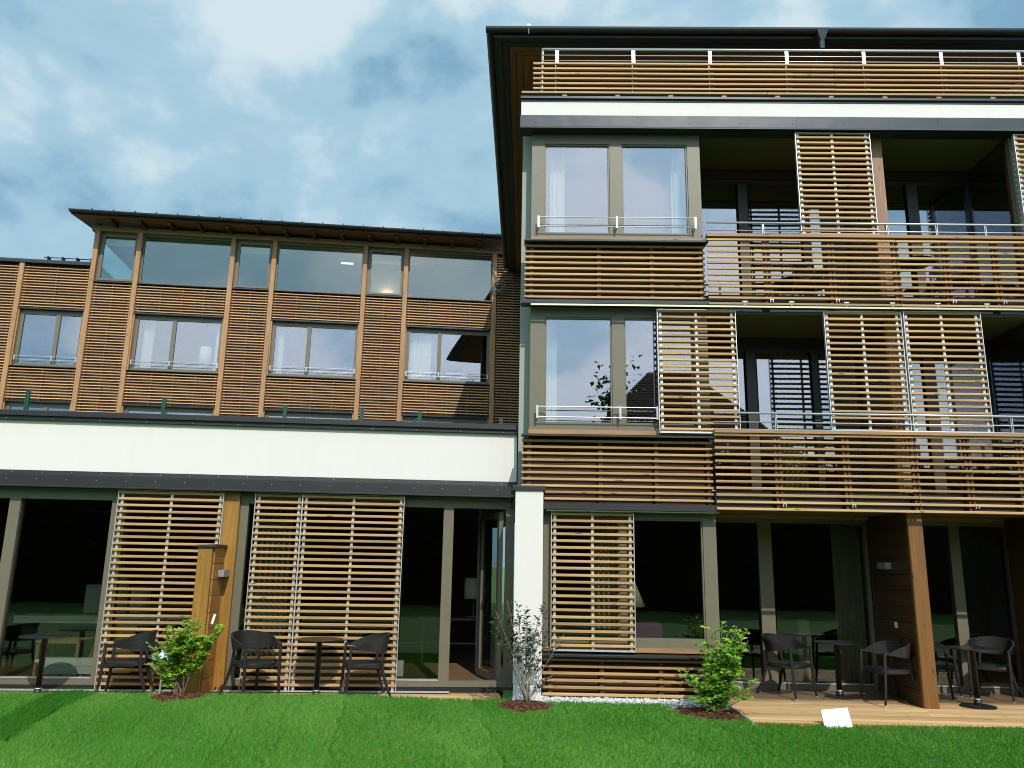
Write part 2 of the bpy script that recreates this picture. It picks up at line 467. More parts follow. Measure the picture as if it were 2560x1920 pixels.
def frame(mb, x0, x1, y0, y1, z0, z1, wl, wr, wb, wt):
    """rectangular ring; side members full height, rails butted between"""
    mb.box(x0, x0 + wl, y0, y1, z0, z1); mb.box(x1 - wr, x1, y0, y1, z0, z1)
    if wb: mb.box(x0 + wl, x1 - wr, y0 + 0.002, y1, z0, z0 + wb)
    if wt: mb.box(x0 + wl, x1 - wr, y0 + 0.002, y1, z1 - wt, z1)
    return mb

def shutter(parent, x0, x1, z0, z1, y, zs, bars=(0.0, 0.5, 1.0), foot=True, mat=None, label=None, edge=True):
    """sliding sun shutter: alu uprights behind the slats, thin alu edge, slats screwed on the front"""
    p = MB()
    xs = [x0 + 0.02 + (x1 - x0 - 0.075) * k for k in bars]
    for xb in xs: p.box(xb, xb + 0.035, y + 0.031, y + 0.052, z0, z1)
    if edge:
        p.box(x0 - 0.012, x0 - 0.004, y - 0.002, y + 0.05, z0, z1); p.box(x1 + 0.004, x1 + 0.012, y - 0.002, y + 0.05, z0, z1)
        p.box(x0 - 0.004, x1 + 0.004, y - 0.001, y + 0.05, z1 - 0.006, z1)
    if foot: p.box(x0 - 0.004, x1 + 0.004, y - 0.006, y + 0.054, z0 - 0.022, z0 + 0.001)
    s = p.build('shutter', ALU, parent)
    if label: s['label'] = label
    for z in zs: slat(s, x0, x1, y, z, mat=mat)
    return s

def pane(parent, x0, x1, y, z0, z1, mat=None):
    if mat is None and z1 < 2.6: mat = GLASSG
    return MB().box(x0, x1, y, y + 0.012, z0, z1).build('pane', mat or GLASS, parent)

def railbox(parent, x0, x1, y, z0, z1, mids):
    """low steel guard: two tubes and flat uprights"""
    p = MB()
    p.tube([(x0, y, z1), (x1, y, z1)], 0.0075, 8); p.tube([(x0, y, z0), (x1, y, z0)], 0.0075, 8)
    for xm in [x0 + 0.012] + list(mids) + [x1 - 0.012]:
        p.box(xm - 0.014, xm + 0.014, y - 0.013, y - 0.006, z0 - 0.02, z1 + 0.016)
        p.box(xm - 0.006, xm + 0.006, y + 0.008, y + 0.09, z0 - 0.006, z0 + 0.006)
    return p.build('window_guard', STEEL, parent)

def rivets(parent, pts, rad=0.007, mat=None):
    p = MB()
    for x, y, z in pts:
        b = len(p.v)
        for yy, r in ((0, rad), (-0.004, rad * 0.7)):
            for j in range(6):
                th = math.pi * j / 3
                p.v.append((x + r * math.cos(th), y + yy, z + r * math.sin(th)))
        p.f.append(tuple(b + 6 + j for j in range(6)))
        for j in range(6): p.f.append((b + j, b + (j + 1) % 6, b + 6 + (j + 1) % 6, b + 6 + j))
    return p.build('rivets', mat or ALU, parent, kind='stuff')

# ================================================================== GROUND
SH = math.tan(0.0951)
def lawn_z(x, y):
    def ss(a, b, v):
        t_ = min(1, max(0, (v - a) / (b - a))); return t_ * t_ * (3 - 2 * t_)
    row = y - SH * min(x, 0)
    if x < -0.28 and row > 10.592: return -0.07
    return (0.05 + 0.045 * ss(0.6, 2.4, -x)) * ss(8.4, 10.2, row) * (1 - ss(1.6, 2.5, x)) + 0.012 * math.sin(x * 1.3 + y * 0.7) * ss(6, 7, y) * (1 - ss(9.4, 10.0, y))
xs = [-300, -120, -60, -30, -16] + [-10 + 0.4 * i for i in range(25)] + [-0.285, -0.275] + [0.4 * i for i in range(26)] + [16, 30, 60, 120, 300]
ys = [-300, -120, -60, -30, -12, 0, 4] + [5.5 + 0.25 * i for i in range(21)] + [10.585, 10.60, 10.75, 11, 14, 20, 40, 80, 150, 300]
g = MB()
for x in xs:
    for y in ys:
        yy = y + (SH * max(-12, min(x, 0)) if 5 < y < 14 else 0)
        g.v.append((x, yy, lawn_z(x, yy)))
ny = len(ys)
for i in range(len(xs) - 1):
    for j in range(ny - 1):
        q = i * ny + j; g.f.append((q, q + ny, q + ny + 1, q + 1))
g.build('ground', TURF, None, True, kind='structure', label='mown green lawn in front of the buildings')

# ================================================================== MAIN BUILDING (right)
MBL = empty('main_building', (2.5, 10.72, 0.0), 0.0, (2.5, 10.72, 0.0),
            label='three storey wing with larch slat parapets, balconies and a roof terrace on the right', category='building')
XR = 9.2                                   # right end, outside the frame
# walls
MB().box(-0.12, 0.03, 11.09, 24.6, 0.0, 8.46).build('side_wall', MINT, MBL)
MB().box(0.03, XR, 16.5, 16.7, 0.1, 10.8).build('rear_room_wall', ROOMW, MBL)
MB().box(XR, XR + 0.2, 10.7, 24.6, 0.0, 10.8).build('end_wall', SIDEW, MBL)
MB().box(0.03, XR, 24.3, 24.6, 0.0, 10.8).build('rear_wall', SIDEW, MBL)
MB().box(0.03, XR, 10.86, 16.5, -0.05, 0.035).build('ground_slab', ROOMW, MBL)
for z0, z1 in ((2.50, 2.74), (5.20, 5.48), (8.03, 8.46)):
    MB().box(0.031, XR, 10.90, 16.5, z0, z1).build('floor_slab', BEIGE, MBL)
    if z0 < 8: MB().box(2.53, XR, 10.70, 10.899, z0, z1 - 0.002).build('balcony_slab', BEIGE, MBL); MB().box(2.53, XR, 10.694, 10.699, z0 + 0.01, z1).build('slab_edge_sheet', DARKM, MBL)
    else: MB().box(0.031, XR, 10.70, 10.899, 8.03, 8.21).build('balcony_ceiling', BEIGE, MBL)
# room floors
for z in (0.035, 2.74, 5.48):
    MB().box(0.032, XR, 11.2, 16.49, z, z + 0.02).build('room_floor', W_FLOOR, MBL)
# partition walls between rooms and bay return walls
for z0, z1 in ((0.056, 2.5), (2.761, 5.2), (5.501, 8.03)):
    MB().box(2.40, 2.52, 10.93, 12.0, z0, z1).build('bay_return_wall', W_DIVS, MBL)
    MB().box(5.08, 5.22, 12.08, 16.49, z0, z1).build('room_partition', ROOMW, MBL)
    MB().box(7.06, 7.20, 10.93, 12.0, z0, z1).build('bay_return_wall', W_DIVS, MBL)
    if z0 > 1: MB().box(7.035, 7.047, 10.95, 11.88, z0 + 0.08, z1 - 0.15).build('pane', GLASS, MBL)

# ---- bay column X -0.07 .. 2.5
def bay(zs, xl, backz, sillz, woodz, xl2=None):
    """slat apron below a bay window: dark backing, battens, slats, sheet sill, timber sill"""
    c = MB().box(xl + 0.02, 2.50, 10.830, 10.89, backz[0], backz[1]).build('slat_apron', W_DARK, MBL)
    for xb in (xl + 0.10, 1.0, 1.755, 2.46):
        MB().box(xb - 0.028, xb + 0.028, 10.754, 10.829, backz[0] + 0.01, backz[1] - 0.02).build('batten', W_BATT, c)
    for k, z in enumerate(zs):
        slat(c, xl2 if (xl2 is not None and k < 2) else xl, 2.505, 10.72, z)
    MB().prism([(10.60, sillz - 0.018), (10.60, sillz + 0.006), (10.88, sillz + 0.03), (10.88, sillz + 0.004)], xl - 0.01, 2.54, 'x').build('sheet_sill', DARKM, MBL)
    MB().box(max(xl, 0.02), 2.53, 10.755, 10.9, woodz[0], woodz[1]).build('timber_sill', W_BEAM, MBL)
bay([0.127 + 0.0846 * k for k in range(6)], 0.236, (0.07, 0.60), 0.61, (0.645, 0.70))
bay([2.596 + 0.0868 * k for k in range(10)], -0.067, (2.50, 3.43), 3.44, (3.475, 3.535), 0.246)
bay([5.433 + 0.0858 * k for k in range(10)], -0.065, (5.355, 6.235), 6.25, (6.285, 6.345))

def baywin(x0, x1, z0, z1, zg0, zg1, panes, wl, wr):
    w = part(MBL, 'window')
    f = MB(); y0, y1 = 10.80, 10.90
    edges = [x0] + [e for p in panes for e in p] + [x1]
    for a, b2 in zip(edges[0::2], edges[1::2]): f.box(a, b2, y0, y1, z0, z1)
    for a, b2 in panes:
        f.box(a, b2, y0 + 0.002, y1, z0, zg0); f.box(a, b2, y0 + 0.002, y1, zg1, z1)
    f.build('frame', TAUPE, w)
    s = MB()
    for a, b2 in panes: frame(s, a, b2, y0 + 0.018, y1 - 0.01, zg0, zg1, 0.022, 0.022, 0.022, 0.022)
    s.build('sash', TAUPE, w)
    for a, b2 in panes: pane(w, a + 0.02, b2 - 0.02, 10.845, zg0 + 0.02, zg1 - 0.02)
    return w
baywin(0.237, 2.535, 0.70, 2.44, 0.80, 2.35, [(0.33, 1.25), (1.36, 2.36)], 0, 0)
baywin(0.03, 2.52, 3.535, 5.27, 3.63, 5.16, [(0.235, 1.18), (1.35, 2.32)], 0, 0)
baywin(0.02, 2.505, 6.345, 8.03, 6.43, 7.86, [(0.21, 1.17), (1.35, 2.32)], 0, 0)
# lintels and shutter tracks over the bay windows
MB().box(0.236, 2.545, 10.60, 10.80, 2.445, 2.53).build('lintel_sheet', DARKM, MBL)
MB().box(-0.11, 2.52, 10.60, 10.80, 5.300, 5.352).build('lintel_sheet', GREYM, MBL)
MB().box(0.27, 2.545, 10.63, 10.65, 2.425, 2.442).build('shutter_track', BRASSY, MBL)
MB().box(0.03, XR, 10.585, 10.605, 5.262, 5.286).build('shutter_track', BRASSY, MBL)
railbox(MBL, 0.125, 1.79, 10.71, 3.70, 3.845, [1.272])
railbox(MBL, 0.115, 2.40, 10.71, 6.50, 6.64, [1.258])

# ---- balconies X 2.5 .. right
def balcony(zs, rails, posts, topz, clips):
    c = part(MBL, 'balcony_parapet')
    for z in zs: slat(c, 2.508, 5.15, 10.57, z); slat(c, 5.156, 7.7, 10.57, z); slat(c, 7.706, XR, 10.57, z)
    MB().box(2.508, XR, 10.545, 10.66, topz - 0.022, topz + 0.022).build('hand_rail', W_BEAM, c)
    for xb in (3.345, 4.25, 5.15, 5.85, 6.54, 7.3):
        for dx in (-0.045, 0.012):
            MB().box(xb + dx, xb + dx + 0.036, 10.603, 10.64, zs[-1] - 0.03, topz - 0.025).build('batten', W_BATT, c)
    r = part(MBL, 'balcony_railing')
    for z, rad in rails:
        MB().tube([(2.53, 10.645, z), (XR, 10.645, z)], rad, 8).build('rail', STEEL, r, True)
    for xp in posts:
        MB().box(xp - 0.012, xp - 0.004, 10.64, 10.69, topz + 0.024, rails[0][0]).box(xp + 0.008, xp + 0.016, 10.64, 10.69, topz + 0.024, rails[0][0]).build('rail_post', STEEL, r)
    for xc, zc in clips:
        MB().box(xc - 0.022, xc + 0.022, 10.545, 10.568, zc + 0.014, zc + 0.022).box(xc - 0.022, xc - 0.014, 10.545, 10.568, zc - 0.018, zc + 0.014).box(xc + 0.014, xc + 0.022, 10.545, 10.568, zc - 0.018, zc + 0.014).build('bracket', ALU, c)
Z1 = [3.473 - 0.0894 * k for k in range(12)]
Z2 = [6.263 - 0.0865 * k for k in range(12)]
balcony(Z1, [(3.78, 0.016), (3.655, 0.009), (3.555, 0.009)], (3.36, 6.51, 8.2), 3.515, [(3.387, 2.54), (4.287, 2.544), (5.885, 2.556)])
balcony(Z2, [(6.549, 0.016), (6.43, 0.009)], (3.33, 5.087, 5.784, 6.471, 7.6), 6.322, [(3.371, 5.351), (4.277, 5.36), (5.878, 5.364), (6.567, 5.366)])
p = MB()
for xc in (3.002, 3.646, 4.402, 5.033, 5.654, 6.324):
    p.box(xc - 0.008, xc + 0.008, 10.572, 10.60, 5.286, 5.34); p.box(xc - 0.035, xc + 0.035, 10.565, 10.572, 5.335, 5.348)
p.build('track_hanger', ALU, MBL)
# divider walls between the terraces (front edge is the sunlit post)
def divider(z0, z1, y0, zlo):
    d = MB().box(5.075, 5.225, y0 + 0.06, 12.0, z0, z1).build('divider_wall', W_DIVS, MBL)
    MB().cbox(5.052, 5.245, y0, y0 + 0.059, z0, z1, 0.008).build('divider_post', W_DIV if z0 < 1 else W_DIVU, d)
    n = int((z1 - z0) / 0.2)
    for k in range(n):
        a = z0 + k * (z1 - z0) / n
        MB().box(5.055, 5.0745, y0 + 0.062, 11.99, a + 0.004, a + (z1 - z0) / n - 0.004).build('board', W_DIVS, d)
divider(0.041, 2.50, 10.745, 0)
divider(2.741, 5.20, 10.90, 0)
divider(5.481, 8.03, 10.90, 0)
MB().box(5.048, 5.0545, 11.31, 11.385, 0.975, 1.05).build('socket_plate', WHITEM, MBL)

def glasswall(x0, x1, y, z0, z1, mulls, base, head, wood_head=True):
    """storey-high terrace glazing with broad mullions"""
    w = part(MBL, 'terrace_door')
    f = MB()
    xs_ = [x0] + [e for m_ in mulls for e in m_] + [x1]
    for a, b2 in mulls: f.box(a, b2, y, y + 0.1, z0, z1)
    f.box(x0, x0 + 0.05, y, y + 0.1, z0, z1); f.box(x1 - 0.05, x1, y, y + 0.1, z0, z1)
    for a, b2 in zip(xs_[0::2], xs_[1::2]):
        a2 = a + (0.05 if a == x0 else 0); b3 = b2 - (0.05 if b2 == x1 else 0)
        f.box(a2, b3, y + 0.003, y + 0.098, z0, z0 + base); f.box(a2, b3, y + 0.003, y + 0.098, z1 - head, z1)
    f.build('frame', TAUPE if z0 < 1 else DARKF, w)
    for a, b2 in zip(xs_[0::2], xs_[1::2]):
        pane(w, a + 0.03, b2 - 0.03, y + 0.045, z0 + base - 0.01, z1 - head + 0.01)
        MB().box(a + 0.06, b2 - 0.06, y - 0.006, y + 0.002, z0 + base - 0.012, z0 + base + 0.004).build('threshold_bar', ALU, w)
    return w
glasswall(2.53, 5.05, 12.05, 0.045, 2.45, [(3.44, 3.64)], 0.10, 0.06)
glasswall(5.25, 7.9, 12.05, 0.045, 2.45, [(6.25, 6.40), (7.08, 7.2)], 0.10, 0.06)
for zb, zt in ((2.765, 5.05), (5.505, 7.86)):
    glasswall(2.53, 5.05, 11.9, zb, zt, [(3.35, 3.50), (4.35, 4.45)], 0.08, 0.06)
    glasswall(5.25, 7.05, 11.9, zb, zt, [(6.05, 6.22)], 0.08, 0.06)
    MB().box(2.53, 7.05, 11.86, 12.0, zt + 0.002, zt + 0.148).build('head_beam', W_DARK, MBL)
MB().box(2.53, 7.9, 12.0, 12.15, 2.452, 2.498).build('head_beam', W_BEAM, MBL)
MB().box(7.06, XR, 10.80, 10.9, 2.761, 8.02).build('next_bay_front', TAUPE, MBL)

# ---- shutters
def zrow(a, b_, n): return [a + (b_ - a) * k / (n - 1) for k in range(n)]
shutter(MBL, 0.35, 1.42, 0.675, 2.425, 10.69, zrow(0.722, 2.393, 20), label='ground floor sun shutter over the bay window')
shutter(MBL, 1.805, 2.875, 3.515, 5.245, 10.655, zrow(3.553, 5.225, 20), label='first floor sun shutter at the end of the bay window')
shutter(MBL, 4.12, 5.165, 3.545, 5.243, 10.655, zrow(3.565, 5.222, 20), label='first floor sun shutter left of the pair')
shutter(MBL, 5.21, 6.25, 3.53, 5.25, 10.640, zrow(3.556, 5.228, 20), label='first floor sun shutter right of the pair')
shutter(MBL, 3.89, 4.955, 6.35, 7.985, 10.655, zrow(6.394, 7.915, 19), label='top floor sun shutter between two balcony openings')
shutter(MBL, 7.06, 8.1, 6.35, 7.985, 10.655, zrow(6.394, 7.915, 19), label='top floor sun shutter cut by the right edge')
p = MB()
for xa in (1.86, 2.80, 4.2, 5.1, 5.28, 6.18): p.box(xa - 0.006, xa + 0.006, 10.66, 10.672, 5.243, 5.262).box(xa - 0.02, xa + 0.02, 10.655, 10.677, 5.252, 5.259)
p.build('shutter_roller', ALU, MBL)

# ---- top edge: zinc fascia, white band, cap, terrace parapet
FX = -0.158
fas = MB().grid(lambda a, b_: (FX + a * (XR - FX), 10.615 + (0.0 if b_ > 0.12 else -0.012), 8.015 + 0.205 * b_), 60, 8)
fas.box(FX, XR, 10.63, 10.66, 8.02, 8.218)
fas.box(FX, XR, 10.60, 10.635, 8.008, 8.016)
fas.build('fascia_sheet', GREYM, MBL)
rivets(MBL, [(FX + 0.22 + 0.755 * k, 10.6145, zz) for k in range(12) for zz in (8.10, 8.19)], 0.007, ROOFM)
MB().box(FX + 0.01, XR, 10.66, 11.2, 8.2205, 8.468).build('parapet_band', WHITE, MBL)
MB().box(FX, XR, 10.655, 10.86, 8.011, 8.0195).build('fascia_underside', DARKM, MBL)
MB().prism([(10.62, 8.505), (10.62, 8.540), (10.63, 8.548), (11.25, 8.555), (11.25, 8.53)], FX, XR, 'x').build('parapet_cap', GREYM, MBL)
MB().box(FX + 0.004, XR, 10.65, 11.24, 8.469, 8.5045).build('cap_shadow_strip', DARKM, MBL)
for xj in (1.86, 3.9, 5.95, 7.9):
    MB().box(xj, xj + 0.035, 10.612, 10.6149, 8.02, 8.219).build('sheet_joint', GREYM, MBL)
tp = part(MBL, 'terrace_parapet')
slat(tp, -0.145, 3.5, 10.62, 8.607, 0.038, 0.07); slat(tp, 3.505, XR, 10.62, 8.607, 0.038, 0.07)
for k in range(11):
    MB().box(0.46 + 0.79 * k, 0.53 + 0.79 * k, 10.64, 10.72, 8.552, 8.586).build('spacer_block', W_POST, tp)
for k in range(6):
    z = 8.89 + 0.086 * k
    slat(tp, 0.025, 4.65, 10.95, z, 0.036, 0.032); slat(tp, 4.655, XR, 10.95, z, 0.036, 0.032)
for k in range(8):
    xb = 0.41 + 1.19 * k
    MB().box(xb - 0.03, xb + 0.03, 10.984, 11.02, 8.83, 9.335).build('batten', W_BATT, tp)
tr_ = part(MBL, 'terrace_railing')
MB().tube([(0.17, 11.03, 9.617), (XR, 11.03, 9.617)], 0.021, 10).build('rail', STEEL, tr_, True)
for z in (9.512, 9.419): MB().tube([(0.17, 11.03, z), (XR, 11.03, z)], 0.008, 6).build('rail', STEEL, tr_, True)
for k in range(8):
    xb = 0.395 + 1.19 * k
    MB().box(xb - 0.026, xb + 0.026, 11.022, 11.03, 8.6, 9.60).build('rail_post', STEEL, tr_)
MB().box(0.17, 0.178, 11.03, 11.08, 8.6, 9.60).box(0.17, 0.176, 11.3, 11.35, 8.6, 9.6).build('rail_post', STEEL, tr_)
for z in (9.617, 9.512, 9.419): MB().tube([(0.17, 11.03, z), (0.17, 14.1, z)], 0.018 if z > 9.6 else 0.008, 8).build('rail', STEEL, tr_, True)
# top storey set back
MB().box(0.9, XR, 14.6, 14.8, 8.47, 10.90).build('top_storey_wall', W_DARK, MBL)
MB().box(0.9, 1.1, 14.801, 24.2, 8.47, 10.90).build('top_storey_side_wall', W_DARK, MBL)
MB().box(0.035, XR, 11.25, 24.2, 8.465, 8.50).build('terrace_deck', BEIGE, MBL)

# ---- roof: hipped, wide eaves, mitred soffit boards
EX, EY, EZ = -0.69, 12.40, 10.84
rf = MB()
b0 = len(rf.v)
rf.v += [(EX, EY, EZ + 0.14), (XR + 1, EY, EZ + 0.14), (XR + 1, 25.6, EZ + 0.14), (EX, 25.6, EZ + 0.14), (EX + 5.0, EY + 6.0, EZ + 1.35), (XR + 1, EY + 6.0, EZ + 1.35), (EX + 5.0, 24.5, EZ + 1.35), (XR + 1, 24.5, EZ + 1.35)]
rf.f += [(0, 1, 5, 4), (0, 4, 6, 3), (4, 5, 7, 6), (3, 6, 7, 2)]
rf.v += [(EX + 0.1, EY + 0.1, EZ + 0.03), (XR + 1, EY + 0.1, EZ + 0.03), (XR + 1, 25.5, EZ + 0.03), (EX + 0.1, 25.5, EZ + 0.03)]
rf.f += [(8, 11, 10, 9), (0, 8, 9, 1), (0, 3, 11, 8)]
roof = rf.build('roof', ROOFM, MBL)
# gutters (half-round profile)
def gutter_prof(sgn):
    r = 0.075
    return [(sgn * (-r * math.cos(a)), -r * math.sin(a)) for a in [math.pi * k / 7 for k in range(8)]] + [(sgn * (r - 0.012), 0), (0, -0.03), (sgn * (-r + 0.012), 0)]
MB().prism([(EY - 0.055 + a, EZ + 0.125 + z) for a, z in gutter_prof(1)], EX - 0.13, XR + 1, 'x').build('gutter', ROOFM, roof)
MB().prism([(EX - 0.055 + a, EZ + 0.125 + z) for a, z in gutter_prof(1)], EY - 0.02, 24.0, 'y').build('gutter', ROOFM, roof)
MB().box(EX - 0.005, XR + 1, EY + 0.005, EY + 0.03, EZ - 0.005, EZ + 0.10).build('eaves_board', ROOFM, roof)
MB().box(EX + 0.005, EX + 0.03, EY + 0.031, 24.0, EZ - 0.005, EZ + 0.10).build('eaves_board', ROOFM, roof)
bw = 0.125
for k in range(18):
    a = 0.035 + bw * k
    x_, y_ = EX + a, EY + a; c = bw - 0.012
    MB().prism([(x_ , y_), (XR + 1, y_), (XR + 1, y_ + c), (x_ + c, y_ + c)], EZ, EZ + 0.022).build('soffit_board', W_SOFF if k > 1 else ROOFM, roof)
    if k < 13:
        MB().prism([(x_, y_ + 0.003), (x_ + c, y_ + c + 0.003), (x_ + c, 24.0), (x_, 24.0)], EZ, EZ + 0.022).build('soffit_board', W_SOFFY if k > 1 else ROOFM, roof)
# snow guard: two tubes on brackets
for dz, rr in ((0.15, 0.010),):
    MB().tube([(EX + 0.62, EY + 0.28, EZ + 0.14 + 0.06 + dz * 0.6), (XR + 1, EY + 0.28, EZ + 0.14 + 0.06 + dz * 0.6)], 0.013, 6).build('snow_guard', ROOFM, roof)
p = MB()
for k in range(17): p.box(EX + 0.9 + 0.60 * k, EX + 0.925 + 0.60 * k, EY + 0.14, EY + 0.34, EZ + 0.16, EZ + 0.325)
p.build('snow_guard_bracket', ROOFM, roof)
MB().prism([(EX + 0.2, EZ + 0.20), (EX + 0.5, EZ + 0.14), (EX + 0.55, EZ + 0.17), (EX + 0.25, EZ + 0.26)], EY + 0.05, EY + 0.35, 'y').build('hip_cap', ROOFM, roof)
MB().box(EX + 0.60, EX + 0.66, EY - 0.14, EY - 0.128, EZ + 0.13, EZ + 0.16).build('gutter_clip', ALU, roof)
MB().tube([(EX + 0.63, EY - 0.12, EZ + 0.14), (EX + 0.63, EY - 0.12, EZ - 0.02)], 0.004, 6).build('drip_wire', ALU, roof)
# hopper and downpipe
hp = MB()
hp.v += [(4.97, EY - 0.14, EZ + 0.10), (5.17, EY - 0.14, EZ + 0.10), (5.17, EY + 0.03, EZ + 0.10), (4.97, EY + 0.03, EZ + 0.10), (5.025, EY - 0.10, EZ - 0.07), (5.115, EY - 0.10, EZ - 0.07), (5.115, EY - 0.01, EZ - 0.07), (5.025, EY - 0.01, EZ - 0.07)]
hp.f += [(0, 1, 2, 3), (7, 6, 5, 4), (1, 0, 4, 5), (2, 1, 5, 6), (3, 2, 6, 7), (0, 3, 7, 4)]
hp.tube([(5.07, EY - 0.055, EZ - 0.06), (5.07, EY - 0.055, EZ - 0.22), (5.03, EY + 0.35, EZ - 0.50), (4.93, 14.5, EZ - 0.72), (4.93, 14.55, 8.6)], 0.048, 10)
hp.build('downpipe', GREYM, roof)

# ---- white pillar between the wings
pil = MB().box(-0.140, 0.228, 10.60, 11.05, 0.26, 2.690).build('pillar', WHITE, MBL)
MB().box(-0.134, 0.222, 10.612, 11.04, 0.0, 0.2585).build('pillar_plinth', WHITE, pil)
MB().prism([(10.57, 2.69), (10.57, 2.735), (10.58, 2.75), (11.06, 2.755), (11.06, 2.69)], -0.178, 0.256, 'x').build('pillar_cap', DARKM, pil)

# ================================================================== GARDEN WING (lower left)
GWA = 0.0951
GW = empty('garden_wing', (0, 11.354, 0), GWA, None, label='low ground floor wing with white rendered parapet and dark sheet fascia on the left', category='building')
UL, UR = -9.0, -0.145
MB().box(UL, UR, -0.03, 0.3, 2.862, 3.545).build('parapet_wall', WHITE, GW)
MB().prism([(-0.12, 3.600), (-0.12, 3.665), (-0.11, 3.675), (0.36, 3.69), (0.36, 3.60)], UL, UR, 'x').build('parapet_cap', DARKM, GW)
MB().box(UL, UR, -0.085, 0.35, 3.546, 3.5985).build('cap_strip', DARKM, GW)
MB().prism([(-0.06, 2.800), (-0.055, 2.860), (0.28, 2.861), (0.28, 2.80)], UL, UR, 'x').build('fascia_top_strip', DARKM, GW)
MB().prism([(-0.085, 2.640), (-0.085, 2.652), (-0.078, 2.66), (-0.078, 2.7985), (0.28, 2.7985), (0.28, 2.640)], UL, UR, 'x').build('fascia_sheet', DARKM, GW)
rivets(GW, [(-8.6 + 0.39 * k, -0.0785, 2.74) for k in range(22)] + [(-8.55 + 0.39 * k, -0.0585, 2.833) for k in range(22)] + [(-8.4 + 0.62 * k, -0.0855, 3.562) for k in range(14)], 0.006)
for uj in (-7.4, -5.35, -3.3, -1.25):
    MB().box(uj, uj + 0.035, -0.0805, -0.0782, 2.662, 2.797).build('sheet_joint', DARKM, GW)
    MB().box(uj + 0.4, uj + 0.43, -0.1225, -0.1202, 3.602, 3.664).build('sheet_joint', DARKM, GW)
MB().box(UL, UR, 0.301, 6.0, 3.3, 3.5).build('flat_roof', ROOFM, GW)
MB().box(UL, UR, 0.281, 6.0, 2.64, 2.66).build('room_ceiling', ROOMW, GW)
MB().box(UL, UR, 0.15, 6.0, 0.03, 0.10).build('room_floor', W_FLOOR, GW)
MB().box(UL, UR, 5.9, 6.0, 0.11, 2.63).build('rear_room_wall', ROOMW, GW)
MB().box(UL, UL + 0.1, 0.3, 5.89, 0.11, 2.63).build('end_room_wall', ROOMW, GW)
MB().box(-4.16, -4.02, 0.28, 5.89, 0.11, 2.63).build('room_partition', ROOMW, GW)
MB().box(UL, -0.2, 0.12, 0.26, 2.49, 2.638).build('head_frame', TAUPE, GW)
MB().cbox(-4.195, -3.972, 0.05, 0.27, 0.02, 2.489, 0.008).build('corner_post', W_GOLD, GW)
MB().box(-4.19, -3.978, 0.06, 0.11, 2.4905, 2.638).build('corner_post_head', W_GOLD, GW)
def wingwin(u0, u1, panes, name='terrace_window', base=0.17, gaps=()):
    w = part(GW, name)
    f = MB(); y0, y1 = 0.115, 0.235
    edges = [u0] + [e for p_ in panes for e in p_] + [u1]
    for a, b2 in zip(edges[0::2], edges[1::2]): f.box(a, b2, y0, y1, 0.09, 2.489)
    for a, b2 in panes: f.box(a, b2, y0 + 0.003, y1, 0.09, base)
    f.build('frame', TAUPE, w)
    for a, b2 in panes:
        if (a, b2) in gaps: continue
        MB().box(a, b2, y0 - 0.004, y0 + 0.06, base + 0.0005, base + 0.012).build('sill_bar', ALU, w)
        pane(w, a - 0.01, b2 + 0.01, 0.17, base + 0.005, 2.49)
    return w
wingwin(-8.9, -5.60, [(-8.7, -7.05), (-6.905, -5.70)])
wingwin(-5.598, -4.20, [(-5.52, -4.28)])
wingwin(-3.97, -1.725, [(-3.86, -1.80)])
dr = wingwin(-1.724, -0.15, [(-1.72, -1.155), (-1.012, -0.27)], 'terrace_door', 0.17, ((-1.012, -0.27),))
# the open leaf of the door, swung into the room
d = part(GW, 'door_leaf')
a0, lw = R(74), 0.86
def leaf(l, y, z):
    return (-0.30 - l * math.cos(a0) - y * math.sin(a0), 0.24 + l * math.sin(a0) + y * math.cos(a0) * 1.0, z)
fm = MB()
def lbox(mb, l0, l1, y0, y1, z0, z1):
    b_ = len(mb.v)
    for z in (z0, z1):
        for l, y in ((l0, y0), (l1, y0), (l1, y1), (l0, y1)): mb.v.append(leaf(l, y, z))
    mb.f += [(b_, b_ + 3, b_ + 2, b_ + 1), (b_ + 4, b_ + 5, b_ + 6, b_ + 7), (b_, b_ + 1, b_ + 5, b_ + 4), (b_ + 1, b_ + 2, b_ + 6, b_ + 5), (b_ + 2, b_ + 3, b_ + 7, b_ + 6), (b_ + 3, b_, b_ + 4, b_ + 7)]
for l0, l1, z0, z1 in ((0, 0.08, 0.13, 2.46), (lw - 0.08, lw, 0.13, 2.46), (0.08, lw - 0.08, 0.13, 0.23), (0.08, lw - 0.08, 2.37, 2.46)): lbox(fm, l0, l1, 0, 0.06, z0, z1)
fm.build('frame', TAUPE, d)
fm = MB(); lbox(fm, 0.078, lw - 0.078, 0.022, 0.034, 0.228, 2.372); fm.build('pane', GLASSG, d)
# shutters of the wing
ZW = zrow(0.121, 2.597, 30)
shutter(GW, -5.575, -4.19, 0.05, 2.63, -0.005, ZW, foot=False, label='sun shutter left of the golden timber post')
shutter(GW, -3.748, -3.125, 0.05, 2.63, 0.012, ZW, (0.0, 1.0), foot=False, label='narrow sun shutter right of the golden timber post')
shutter(GW, -3.100, -1.72, 0.05, 2.63, -0.005, ZW, foot=False, label='wide sun shutter beside the terrace door')
MB().box(UL, -1.0, -0.01, 0.06, 0.035, 0.047).build('floor_track', ALU, GW)
